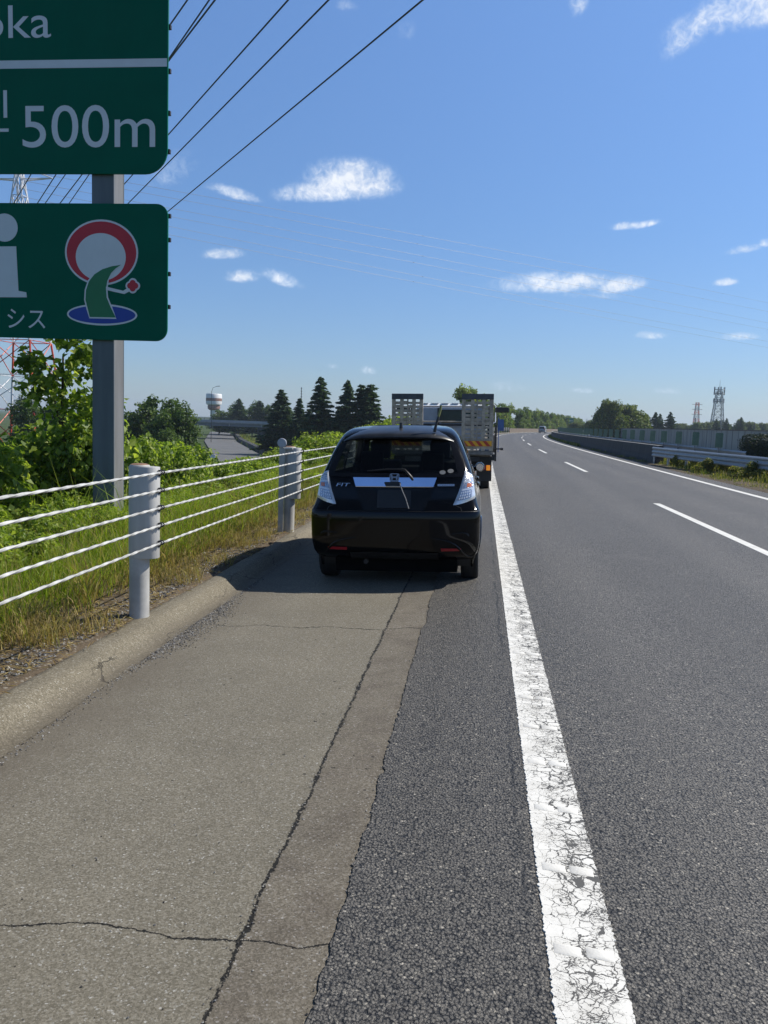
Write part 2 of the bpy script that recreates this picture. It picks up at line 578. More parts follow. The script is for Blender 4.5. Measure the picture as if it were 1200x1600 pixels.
def shoulder_mat():
    m, N, out = new_mat('worn shoulder paving')
    P = N.n('ShaderNodeTexCoord').outputs['Object']
    sp = N.n('ShaderNodeSeparateXYZ')
    N.put(sp, 0, P)
    X, Y = sp.outputs[0], sp.outputs[1]

    def noise1(vec_scale, seed, scale, detail=4):
        mp = N.n('ShaderNodeMapping')
        mp.inputs['Scale'].default_value = vec_scale
        mp.inputs['Location'].default_value = (seed, seed * 1.7, seed * 0.3)
        N.put(mp, 0, P)
        return N.math('SUBTRACT', N.noise(mp.outputs[0], scale, detail, 0.62).outputs[0], 0.5)

    v1 = N.voro(P, 170)
    rnd = N.n('ShaderNodeSeparateColor', i_0=v1.outputs['Color'])
    fine = N.noise(P, 210, 3, 0.7).outputs[0]
    stone = N.ramp(rnd.outputs[0], [(0.0, (0.111, 0.099, 0.073)), (0.55, (0.171, 0.155, 0.119)), (0.9, (0.221, 0.201, 0.158)), (0.975, (0.247, 0.237, 0.205)), (1.0, (0.378, 0.367, 0.333))])
    c = N.mix(N.math('MULTIPLY', N.step(fine, 0.5, 0.75), 0.55), stone, (0.07, 0.066, 0.056, 1))
    big = N.noise(P, 1.1, 5, 0.65).outputs[0]
    big2 = N.noise(P, 4.5, 4, 0.6).outputs[0]
    c = N.mix(1.0, c, N.math('ADD', 0.70, N.math('ADD', N.math('MULTIPLY', big, 0.4), N.math('MULTIPLY', big2, 0.2))), 'MULTIPLY')
    # brown dirt towards the kerb
    dirt = N.math('MULTIPLY', N.step(N.math('ADD', X, N.math('MULTIPLY', noise1((1, 1, 1), 3, 2.2), 0.7)), -1.55, -2.15), 0.55)
    c = N.mix(dirt, c, (0.105, 0.088, 0.066, 1))
    # darker strip of a later repair beside the carriageway
    jx = N.math('ADD', X, N.math('ADD', N.math('MULTIPLY', noise1((0, 1, 0), 1, 1.6, 2), 0.05), N.math('MULTIPLY', noise1((0.5, 1, 0), 2, 11), 0.028)))
    strip = N.step(jx, -0.645, -0.635)
    stain = N.noise(P, 3.3, 4, 0.7).outputs[0]
    c = N.mix(N.math('MULTIPLY', strip, 0.75), c, N.mix(N.step(stain, 0.42, 0.7), N.mix(1.0, c, (0.86, 0.83, 0.84, 1), 'MULTIPLY'), N.mix(1.0, c, (0.62, 0.575, 0.59, 1), 'MULTIPLY')))
    # long joint crack
    wv = N.math('ADD', 0.006, N.math('MULTIPLY', N.step(noise1((1, 1, 1), 9, 7), -0.05, 0.3), 0.014))
    rag = N.math('MULTIPLY', N.math('SUBTRACT', N.noise(P, 75, 3, 0.75).outputs[0], 0.5), 0.034)
    crack = N.math('SUBTRACT', 1.0, N.step(N.math('ABSOLUTE', N.math('ADD', N.math('ADD', jx, 0.64), rag)), N.math('MULTIPLY', wv, 0.7), wv))
    crack = N.math('MULTIPLY', crack, N.step(noise1((1, 1, 1), 5, 28), -0.12, -0.05))
    height = crack

    def across(y0, amp1, amp2, x0, x1, w, seed, gap=-0.2):
        yy = N.math('SUBTRACT', Y, N.math('ADD', y0, N.math('ADD', N.math('MULTIPLY', noise1((1, 0, 0), seed, 2.6, 2), amp1), N.math('MULTIPLY', noise1((1, 0.3, 0), seed + 1, 22), amp2))))
        yy = N.math('ADD', yy, N.math('MULTIPLY', rag, 0.6))
        ww = N.math('ADD', w * 0.55, N.math('MULTIPLY', N.step(noise1((1, 1, 0), seed + 2, 9), -0.1, 0.25), w))
        k = N.math('SUBTRACT', 1.0, N.step(N.math('ABSOLUTE', yy), N.math('MULTIPLY', ww, 0.7), ww))
        k = N.math('MULTIPLY', k, N.math('MULTIPLY', N.math('GREATER_THAN', X, x0), N.math('LESS_THAN', X, x1)))
        return N.math('MULTIPLY', k, N.step(noise1((1, 1, 0), seed + 3, 35), gap, gap + 0.1))
    for a in ((2.265, 0.16, 0.03, -2.3, -0.3, 0.006, 21, -0.22), (6.08, 0.30, 0.05, -1.95, -0.3, 0.010, 31, -0.1), (3.53, 0.03, 0.02, -0.63, -0.3, 0.004, 41, 0.0), (9.6, 0.4, 0.06, -2.2, -0.3, 0.012, 51, -0.1), (14.2, 0.5, 0.06, -2.2, -0.3, 0.014, 61, -0.1)):
        height = N.math('MAXIMUM', height, across(*a))
    c = N.mix(N.math('MULTIPLY', height, 0.97), c, (0.008, 0.008, 0.007, 1))
    # small pock marks
    vp = N.voro(P, 9.0)
    pr = N.n('ShaderNodeSeparateColor', i_0=vp.outputs['Color'])
    pock = N.math('MULTIPLY', N.math('LESS_THAN', N.math('ADD', vp.outputs['Distance'], N.math('MULTIPLY', noise1((1, 1, 1), 6, 60), 0.10)), 0.075), N.math('GREATER_THAN', pr.outputs[1], 0.72))
    c = N.mix(N.math('MULTIPLY', pock, 0.85), c, (0.025, 0.022, 0.019, 1))
    b = N.n('ShaderNodeBsdfPrincipled')
    N.put(b, 'Base Color', c)
    b.inputs['Roughness'].default_value = 0.85
    b.inputs['Specular IOR Level'].default_value = 0.3
    hh = N.math('SUBTRACT', N.math('ADD', N.math('MULTIPLY', fine, 0.6), N.math('MULTIPLY', rnd.outputs[1], 0.35)), N.math('MULTIPLY', N.math('MAXIMUM', height, pock), 3.0))
    bp = N.n('ShaderNodeBump')
    bp.inputs['Strength'].default_value = 0.7
    bp.inputs['Distance'].default_value = 0.004
    N.put(bp, 'Height', hh)
    N.put(b, 'Normal', bp.outputs[0])
    N.t.links.new(b.outputs[0], out.inputs[0])
    return m


def kerb_mat():
    m, N, out = new_mat('asphalt kerb')
    P = N.n('ShaderNodeTexCoord').outputs['Object']
    v1 = N.voro(P, 150)
    rnd = N.n('ShaderNodeSeparateColor', i_0=v1.outputs['Color'])
    stone = N.ramp(rnd.outputs[0], [(0.0, (0.109, 0.095, 0.066)), (0.6, (0.170, 0.149, 0.107)), (0.96, (0.235, 0.209, 0.155)), (1.0, (0.350, 0.337, 0.289))])
    c = N.mix(1.0, stone, N.math('ADD', 0.72, N.math('MULTIPLY', N.noise(P, 1.6, 5, 0.65).outputs[0], 0.56)), 'MULTIPLY')
    wp = N.vmath('ADD', P, N.vmath('MULTIPLY', N.noise(P, 5, 4).outputs[1], (0.25, 0.25, 0.1)))
    mp = N.n('ShaderNodeMapping')
    mp.inputs['Scale'].default_value = (1, 0.45, 1)
    N.put(mp, 0, wp)
    e = N.voro(mp.outputs[0], 2.3, 'DISTANCE_TO_EDGE')
    ck = N.math('MULTIPLY', N.math('SUBTRACT', 1.0, N.step(e.outputs[0], 0.004, 0.013)), N.step(N.noise(P, 1.3, 2).outputs[0], 0.46, 0.56))
    c = N.mix(N.math('MULTIPLY', ck, 0.8), c, (0.03, 0.027, 0.022, 1))
    sp = N.n('ShaderNodeSeparateXYZ')
    N.put(sp, 0, P)
    dirt = N.noise(P, 6, 4, 0.7).outputs[0]
    c = N.mix(N.math('MULTIPLY', N.step(N.math('ADD', sp.outputs[2], N.math('MULTIPLY', dirt, 0.06)), 0.0, -0.07), 0.42), c, (0.075, 0.062, 0.048, 1))
    b = N.n('ShaderNodeBsdfPrincipled')
    N.put(b, 'Base Color', c)
    b.inputs['Roughness'].default_value = 0.85
    b.inputs['Specular IOR Level'].default_value = 0.3
    bp = N.n('ShaderNodeBump')
    bp.inputs['Strength'].default_value = 0.6
    bp.inputs['Distance'].default_value = 0.005
    N.put(bp, 'Height', N.math('SUBTRACT', N.noise(P, 140, 4, 0.7).outputs[0], N.math('MULTIPLY', ck, 2.0)))
    N.put(b, 'Normal', bp.outputs[0])
    N.t.links.new(b.outputs[0], out.inputs[0])
    return m


def line_mat(name, cracked):
    m, N, out = new_mat(name)
    P = N.n('ShaderNodeTexCoord').outputs['Object']
    sp = N.n('ShaderNodeSeparateXYZ')
    N.put(sp, 0, P)
    grime = N.noise(P, 7, 5, 0.7).outputs[0]
    paint = N.mix(N.step(grime, 0.35, 0.8), (0.70, 0.692, 0.65, 1), (0.56, 0.548, 0.505, 1))
    b = N.n('ShaderNodeBsdfPrincipled')
    hgt = N.noise(P, 120, 3, 0.6).outputs[0]
    if cracked:
        wp = N.vmath('ADD', P, N.vmath('MULTIPLY', N.noise(P, 26, 4, 0.65).outputs[1], (0.045, 0.045, 0.0)))
        e1 = N.voro(wp, 19, 'DISTANCE_TO_EDGE').outputs[0]
        e2 = N.voro(wp, 42, 'DISTANCE_TO_EDGE').outputs[0]
        mpx = N.n('ShaderNodeMapping')
        mpx.inputs['Scale'].default_value = (0.6, 1.5, 1)
        N.put(mpx, 0, wp)
        e3 = N.voro(mpx.outputs[0], 85, 'DISTANCE_TO_EDGE').outputs[0]
        zone = N.noise(P, 3.2, 3, 0.6).outputs[0]
        side = N.step(sp.outputs[0], 0.26, 0.40)
        w1 = N.math('MULTIPLY', N.math('ADD', N.math('MULTIPLY', side, 0.046), 0.012), N.step(zone, 0.30, 0.58))
        w2 = N.math('MULTIPLY', N.math('ADD', N.math('MULTIPLY', side, 0.052), 0.010), N.step(N.noise(P, 7, 3, 0.6).outputs[0], 0.40, 0.64))
        w3 = N.math('MULTIPLY', N.math('ADD', N.math('MULTIPLY', side, 0.11), 0.015), N.step(N.noise(P, 9, 3, 0.6).outputs[0], 0.47, 0.68))

        def ck(e, w):
            return N.math('LESS_THAN', e, w)
        k = N.math('MAXIMUM', ck(e1, w1), N.math('MAXIMUM', ck(e2, w2), ck(e3, w3)))
        paint = N.mix(N.math('MULTIPLY', k, 0.93), paint, (0.045, 0.044, 0.042, 1))
        hgt = N.math('SUBTRACT', N.math('MULTIPLY', hgt, 0.35), N.math('MULTIPLY', k, 1.2))
    N.put(b, 'Base Color', paint)
    b.inputs['Roughness'].default_value = 0.65
    b.inputs['Specular IOR Level'].default_value = 0.35
    bp = N.n('ShaderNodeBump')
    bp.inputs['Strength'].default_value = 0.5
    bp.inputs['Distance'].default_value = 0.003
    N.put(bp, 'Height', hgt)
    N.put(b, 'Normal', bp.outputs[0])
    N.t.links.new(b.outputs[0], out.inputs[0])
    return m


def soil_mat():
    """verge soil near the kerb, leafy earth on the banks, meadow far out"""
    m, N, out = new_mat('earth and turf')
    P = N.n('ShaderNodeTexCoord').outputs['Object']
    sp = N.n('ShaderNodeSeparateXYZ')
    N.put(sp, 0, P)
    n1 = N.noise(P, 3.0, 5, 0.65).outputs[0]
    n2 = N.noise(P, 45, 4, 0.7).outputs[0]
    v = N.voro(P, 60)
    rnd = N.n('ShaderNodeSeparateColor', i_0=v.outputs['Color'])
    soil = N.ramp(N.math('ADD', N.math('MULTIPLY', n2, 0.6), N.math('MULTIPLY', n1, 0.4)), [(0.25, (0.055, 0.042, 0.028)), (0.5, (0.11, 0.085, 0.058)), (0.75, (0.18, 0.145, 0.10))])
    soil = N.mix(N.math('MULTIPLY', N.math('GREATER_THAN', rnd.outputs[0], 0.86), 0.6), soil, (0.27, 0.25, 0.21, 1))
    g1 = N.noise(P, 0.12, 5, 0.65).outputs[0]
    turf = N.ramp(g1, [(0.3, (0.030, 0.052, 0.014)), (0.55, (0.055, 0.080, 0.022)), (0.75, (0.10, 0.105, 0.04))])
    leafy = N.math('MAXIMUM', N.step(N.math('ADD', sp.outputs[0], N.math('MULTIPLY', n1, 0.8)), -2.6, -3.6), N.step(sp.outputs[0], 14.0, 20.0))
    c = N.mix(leafy, soil, turf)
    b = N.n('ShaderNodeBsdfPrincipled')
    N.put(b, 'Base Color', c)
    b.inputs['Roughness'].default_value = 0.95
    b.inputs['Specular IOR Level'].default_value = 0.15
    bp = N.n('ShaderNodeBump')
    bp.inputs['Strength'].default_value = 0.8
    bp.inputs['Distance'].default_value = 0.02
    N.put(bp, 'Height', N.math('ADD', n2, N.math('MULTIPLY', rnd.outputs[1], 0.3)))
    N.put(b, 'Normal', bp.outputs[0])
    N.t.links.new(b.outputs[0], out.inputs[0])
    return m


M_ASPH = asphalt_mat()
M_SHOULD = shoulder_mat()
M_KERB = kerb_mat()
M_LINE_OLD = line_mat('cracked white road paint', True)
M_LINE = line_mat('white road paint', False)
M_SOIL = soil_mat()


def ystations(y0, y1, near=0.5, far=12.0):
    ys = [y0]
    while ys[-1] < y1:
        s = near if ys[-1] < 30 else min(far, near * (1 + (ys[-1] - 30) * 0.08))
        ys.append(min(y1, ys[-1] + s))
    return ys


def strip(name, lats, zfun, y0, y1, mat, near=0.5, wob=None):
    mb = MB()
    rows = []
    for y in ystations(y0, y1, near):
        o = float(off(y))
        rows.append([(la + o + (wob(la, y) if wob else 0), y, float(zfun(la))) for la in lats])
    mb.grid(rows)
    o = mb.build(name, mat)
    return tag(o, kind='structure')


# ground sheet out to the horizon
def build_ground():
    ys = [-3000, -300, -60, -20] + ystations(-10, 520, 1.5, 20) + [800, 1500, 4000]
    lats = [-3000, -600, -200, -100, -60, -42, -30, -22, -17, -14.5, -12, -10, -8.5, -7.2, -6.3, -5.4, -4.5, -3.6, -3.2, -2.95, -2.7, -2.52, -2.46, -2.4, 0.24, 7.75, 7.95, 8.6, 9.5, 10.6, 11.8, 12.6, 13.0, 22.6, 23.2, 30, 40, 90, 300, 3000]
    rows = []
    for y in ys:
        o = float(off(min(y, 520)))
        row = []
        for la in lats:
            z = float(zg(la))
            bump = 0.0
            if -60 < la < -2.6:
                bump = 0.05 * math.sin(y * 1.3 + la * 2.1) * min(1, (-2.6 - la) / 2)
            row.append((la + o, y, z + bump))
        rows.append(row)
    mb = MB()
    mb.grid(rows)
    o = mb.build('ground', M_SOIL, smooth=60)
    tag(o, kind='structure')


build_ground()

# shoulder paving
strip('shoulder', [-2.20, -1.9, -1.2, -0.62, -0.2, 0.10], zroad, -8, 430, M_SHOULD)


# carriageway of porous asphalt, its left edge broken and ragged where it meets the shoulder
def build_road():
    rng = np.random.default_rng(3)
    ys = [-8.0, -4, 0]
    y = 0.5
    while y < 430:
        ys.append(y)
        y += 0.011 if y < 4 else 0.02 if y < 9 else 0.06 if y < 14 else 0.5 if y < 30 else 3.0 if y < 150 else 8.0
    lats = [0.24, 3.8, 7.0, 7.8]
    rows = []
    walk = 0.0
    chip = 0.0
    for y in ys:
        o = float(off(y))
        walk = walk * 0.93 + rng.normal(0, 0.0022)
        if rng.random() < 0.05:
            chip = rng.normal(0, 0.008)
        chip *= 0.82
        e = -0.364 + (walk + chip + rng.normal(0, 0.0012) + 0.006 * math.sin(y * 2.3) + 0.004 * math.sin(y * 6.1) if y < 30 else 0)
        row = [(e + 0.003 + o, y, float(zroad(e)) - 0.01), (e + o, y, float(zroad(e)) + 0.006)]
        row += [(la + o, y, float(zroad(la)) + 0.012) for la in lats]
        rows.append(row)
    mb = MB()
    mb.grid(rows)
    o = mb.build('carriageway', M_ASPH)
    tag(o, kind='structure')


build_road()


def flat_line(name, lat0, lat1, y0, y1, mat, ragged=False, ribs=False, z=0.016, pieces=None):
    mb = MB()
    rng = np.random.default_rng(8)
    for (a, b) in (pieces or [(y0, y1)]):
        ys, y = [], a
        while y < b:
            ys.append(y)
            y += 0.008 if (ragged and y < 5) else 0.016 if (ragged and y < 11) else 1.0 if y < 60 else 3.0
        ys.append(b)
        rows = []
        for y in ys:
            o = float(off(y))
            j = (lambda: rng.normal(0, 0.0022)) if (ragged and y < 12) else (lambda: 0.0)
            l0, l1 = lat0 + j(), lat1 + j()
            zz = float(zroad(l0)) + z
            rows.append([(l0 + o, y, zz - 0.006), (l0 + 0.001 + o, y, zz), (l1 - 0.001 + o, y, float(zroad(l1)) + z), (l1 + o, y, float(zroad(l1)) + z - 0.006)])
        mb.grid(rows, 0)
    mats = [mat]
    if ribs:
        mats.append(M_LINE)
        y = 1.40
        while y < 42:
            for (x0, x1, dy) in ((lat0 + 0.020, lat0 + 0.098, 0.0), (lat0 + 0.112, lat0 + 0.190, -0.004)):
                sk = 0.012
                rows = []
                for t, hh in ((0, 0), (0.08, 0.0028), (0.3, 0.0044), (0.7, 0.0044), (0.92, 0.0028), (1, 0)):
                    yy = y + dy + (t - 0.5) * 0.05
                    rr = []
                    for s, k in ((0, 0), (0.08, 0.75), (0.5, 1.05), (0.92, 0.75), (1, 0)):
                        xx = x0 + (x1 - x0) * s
                        rr.append((xx + rng.normal(0, 0.0008), yy - sk * s + rng.normal(0, 0.0008), float(zroad(xx)) + z + 0.0004 + hh * k * rng.uniform(0.9, 1.1)))
                    rows.append(rr)
                mb.grid(rows, 1)
            y += 0.452
    o = mb.build(name, mats, smooth=40 if ribs else None)
    tag(o, kind='structure')
    return o


flat_line('edge_line', 0.258, 0.462, -6, 420, M_LINE_OLD, ragged=True, ribs=True)
flat_line('lane_line', 3.70, 3.85, 0, 0, M_LINE, pieces=[(10.3 + 20 * k, 18.2 + 20 * k) for k in range(-1, 20)])
flat_line('right_edge_line', 6.95, 7.15, -6, 420, M_LINE)


# rolled asphalt kerb
def build_kerb():
    rng = np.random.default_rng(4)
    prof = [(-2.12, -0.091), (-2.185, -0.093), (-2.205, -0.084), (-2.245, -0.056), (-2.285, -0.027), (-2.315, -0.008), (-2.338, -0.001), (-2.38, 0.002), (-2.425, 0.001), (-2.458, -0.003), (-2.50, -0.05)]
    rows = []
    for y in ystations(-8, 420, 0.08):
        o = float(off(y))
        a = 0.010 * math.sin(y * 0.9) + 0.006 * math.sin(y * 2.7 + 1)
        row = []
        for i, (x, z) in enumerate(prof):
            k = 0.004 if y < 20 else 0
            row.append((x + o + a * (0.6 if i < 9 else 1.4) + rng.normal(0, k * 0.5), y, z + rng.normal(0, k * 0.35) + (0.0 if i == 0 else 0)))
        rows.append(row)
    mb = MB()
    mb.grid(rows, flip=True)
    o = mb.build('kerb', M_KERB, smooth=60)
    tag(o, kind='structure')


build_kerb()

# opposite carriageway beyond the median
strip('opposite_carriageway', [13.1, 16.5, 20, 22.5], lambda la: -0.25, -8, 430, M_ASPH, 2.0)


# ------------------------------------------------------------------ cable barrier
M_POST = pmat('grey painted steel post', (0.40, 0.395, 0.375), 0.5, 0.0, 0.18, 5, 0.05, 40)
M_POSTW = pmat('pale painted sleeve', (0.44, 0.435, 0.415), 0.5, 0.0, 0.16, 5, 0.08, 30, streak=True)
M_ROPE = pmat('white coated wire rope', (0.44, 0.44, 0.42), 0.5, 0.0, 0.25, 9)
M_DARK = pmat('dark steel clamp', (0.03, 0.03, 0.032), 0.5, 0.3, 0.2, 20)
M_RUST = pmat('rusty post cap', (0.22, 0.13, 0.085), 0.8, 0.0, 0.35, 25, 0.3, 80)
M_REFL = pmat('grey reflector disc', (0.42, 0.43, 0.47), 0.35, 0.0, 0.05, 30)
M_GALV = pmat('galvanised steel', (0.36, 0.375, 0.385), 0.42, 0.55, 0.10, 7, streak=True)


def stadium(x0, x1, hw, n=10):
    """rounded-end outline from x0 to x1, half depth hw"""
    pts = []
    for k in range(n + 1):
        a = -PI / 2 + PI * k / n
        pts.append((x1 - hw + hw * math.cos(a), hw * math.sin(a)))
    for k in range(n + 1):
        a = PI / 2 + PI * k / n
        pts.append((x0 + hw + hw * math.cos(a), hw * math.sin(a)))
    return pts


ROPE_Z = (1.082, 0.952, 0.824, 0.694, 0.561)


def build_barrier():
    root = thing('cable_barrier', 'white five-rope cable barrier on grey posts along the grassy verge', 'barrier', (-2.47, 0.85, 0.0))
    base = None
    ys = [0.85 + 5 * k for k in range(0, 40)]
    for i, y in enumerate(ys):
        o = float(off(y))
        zb = 0.0
        if base is None:
            mb = MB()
            mb.lathe([(0.0, -0.1), (0.073, -0.1), (0.073, 1.128), (0.066, 1.136)], n=24)
            base = mb.build('post', M_POST, root, smooth=40)
            s = MB()
            out_ = stadium(-0.078, 0.150, 0.078)
            rows = [[(a * k, b * k, z) for a, b in out_] for z, k in ((0.45, 0.985), (0.454, 1.0), (1.118, 1.0), (1.122, 0.985))]
            s.grid(rows, closed=True)
            s.add(rows[0], [tuple(range(len(out_) - 1, -1, -1))])
            s.add(rows[-1], [tuple(range(len(out_)))])
            s.build('sleeve', M_POSTW, base, smooth=40)
            c = MB()
            c.lathe([(0.068, 1.122), (0.068, 1.135), (0.05, 1.142), (0.0, 1.146)], n=24)
            c.build('cap', M_RUST, base, smooth=40)
            for zc in ROPE_Z:
                k = MB()
                k.box(0.140, 0.158, -0.010, 0.010, zc - 0.028, zc + 0.020)
                k.tube([(0.150, -0.022, zc - 0.016), (0.172, -0.022, zc - 0.010), (0.180, -0.022, zc + 0.004), (0.172, -0.022, zc + 0.015), (0.15, -0.022, zc + 0.016)], 0.005, 6)
                k.tube([(0.150, 0.022, zc - 0.016), (0.172, 0.022, zc - 0.010), (0.180, 0.022, zc + 0.004), (0.172, 0.022, zc + 0.015), (0.15, 0.022, zc + 0.016)], 0.005, 6)
                k.build('clamp', M_DARK, base)
            base.location = (o, y - 0.85, zb)
        else:
            c = base.copy()
            COL.objects.link(c)
            c.parent = root
            c.location = (o - 0.03 * min(i - 1, 2) * (1 if i > 0 else 0), y - 0.85, zb)
            for ch in base.children:
                if i > 9 and ch.name.startswith(('clamp', 'cap')):
                    continue
                d = ch.copy()
                COL.objects.link(d)
                d.parent = c
    # five twisted ropes
    for k, z in enumerate(ROPE_Z):
        nlobe, pitch = 3, 0.155
        ys2 = list(np.arange(-6, 16, 0.011)) + list(np.arange(16, 60, 1.0)) + list(np.arange(60, 196, 5.0))
        ns = 12
        an = np.arange(ns) * 2 * PI / ns
        V = np.zeros((len(ys2), ns, 3))
        for i, y in enumerate(ys2):
            r = 0.0080 * (1 + (0.32 * np.cos(nlobe * (an - 2 * PI * y / pitch / nlobe * 1.0)) if y < 16 else 0))
            sag = 0.006 * math.sin(PI * ((y - 0.85) % 5) / 5)
            V[i, :, 0] = 0.163 + off(y) - (0.03 * min(max((y - 5.85) / 5, 0), 2)) + r * np.cos(an)
            V[i, :, 1] = y - 0.85
            V[i, :, 2] = z - sag + r * np.sin(an)
        n = len(ys2)
        idx = np.arange(n * ns).reshape(n, ns)
        F = np.stack([idx[:-1], np.roll(idx, -1, 1)[:-1], np.roll(idx, -1, 1)[1:], idx[1:]], -1).reshape(-1, 4)
        fast_mesh('wire_rope', V.reshape(-1, 3), F[:, ::-1], M_ROPE, root, smooth=True)


build_barrier()


def build_delineator():
    t = thing('delineator', 'round grey reflector disc on a thin steel bracket beside the second fence post', 'delineator', (-2.585, 10.74, 0.0))
    s = MB()
    s.box(-0.035, 0.035, -0.008, 0.0, -0.1, 1.12)
    s.box(-0.035, -0.027, 0.0, 0.03, -0.1, 1.12)
    s.build('stem', M_POST, t)
    d = MB()
    d.lathe([(0.0, -0.012), (0.054, -0.012), (0.062, -0.006), (0.062, 0.006), (0.0, 0.006)], (0, -0.012, 1.185), axis='Y', n=28)
    d.build('reflector_disc', M_REFL, t, smooth=30)
    b = MB()
    b.box(0.01, 0.14, 0.0, 0.05, 1.10, 1.125)
    b.build('bracket', M_POSTW, t, bevel=0.004)


build_delineator()


# ------------------------------------------------------------------ sign pole and the two green signs
M_SIGN = pmat('green reflective sign sheet', (0.0, 0.105, 0.062), 0.5, 0.0, 0.05, 2.0, spec=0.08)
M_SIGNBACK = pmat('bare aluminium sign back', (0.5, 0.5, 0.5), 0.4, 0.8, 0.05)
M_WHITE = pmat('white reflective lettering', (0.64, 0.655, 0.67), 0.45, 0.0, 0.03, 4)
M_RED = pmat('red sign film', (0.50, 0.010, 0.022), 0.45, 0.0, 0.05)
M_BLUE = pmat('blue sign film', (0.008, 0.045, 0.32), 0.45, 0.0, 0.05)
M_GREEN = pmat('mid green sign film', (0.006, 0.16, 0.055), 0.45, 0.0, 0.05)
M_POLE = pmat('bluish grey steel column', (0.105, 0.125, 0.138), 0.5, 0.0, 0.16, 5, 0.04, 30, streak=True)
M_POLE2 = pmat('weathered galvanised web', (0.17, 0.168, 0.165), 0.5, 0.1, 0.2, 5, streak=True)
PX = 10.7 / 1300 * 1.0131


def build_pole():
    t = thing('sign_pole', 'tall grey steel column carrying the two green signs', 'pole', (-4.93, 10.85, -0.3))
    f = MB()
    f.box(-0.245, 0.055, -0.16, -0.140, -0.4, 8.2)
    f.box(-0.245, 0.055, 0.140, 0.16, -0.4, 8.2)
    f.build('flange', M_POLE, t, bevel=0.003)
    w = MB()
    w.box(0.0, 0.052, -0.140, 0.140, -0.4, 8.2)
    w.box(-0.242, -0.20, -0.140, 0.140, -0.4, 8.2)
    w.build('web', M_POLE2, t)
    return t


build_pole()


def rounded_rect(x0, x1, z0, z1, rs, n=8):
    """rs: radii at (x0,z0),(x1,z0),(x1,z1),(x0,z1)"""
    pts = []
    for (cx, cz, a0), r in zip(((x0, z0, PI), (x1, z0, 1.5 * PI), (x1, z1, 0), (x0, z1, 0.5 * PI)), rs):
        sx, sz = (1 if cx == x0 else -1), (1 if cz == z0 else -1)
        for k in range(n + 1):
            a = a0 + 0.5 * PI * k / n
            pts.append((cx + sx * r + r * math.cos(a), cz + sz * r + r * math.sin(a)))
    return pts


def front(y):
    return lambda a, b, d: (a, y + d, b)


def text_obj(name, body, x, z, h, w, y, mat, parent, right=False):
    """lettering: height of the tallest glyph h, overall width w, lower-left corner x,z (lower-right when right)"""
    cu = bpy.data.curves.new(name, 'FONT')
    cu.body = body
    cu.extrude = 0.0
    cu.resolution_u = 6
    tmp = bpy.data.objects.new(name + '_outline', cu)
    COL.objects.link(tmp)
    dg = bpy.context.evaluated_depsgraph_get()
    dg.update()
    me = bpy.data.meshes.new_from_object(tmp.evaluated_get(dg))
    bpy.data.objects.remove(tmp)
    n = len(me.vertices)
    co = np.zeros(n * 3, dtype=np.float32)
    me.vertices.foreach_get('co', co)
    co = co.reshape(-1, 3)
    mn, mx = co.min(0), co.max(0)
    u = (co[:, 0] - mn[0]) / max(1e-6, mx[0] - mn[0])
    v = (co[:, 1] - mn[1]) / max(1e-6, mx[1] - mn[1])
    out = np.zeros_like(co)
    out[:, 0] = (x - w if right else x) + u * w
    out[:, 1] = y
    out[:, 2] = z + v * h
    me.vertices.foreach_set('co', out.ravel())
    me.materials.clear()
    me.materials.append(mat)
    me.update()
    me.name = name
    return link(name, me, parent)


SIGN_Y = 10.64


def sx(px):
    return -4.138 + (px - 264) * PX


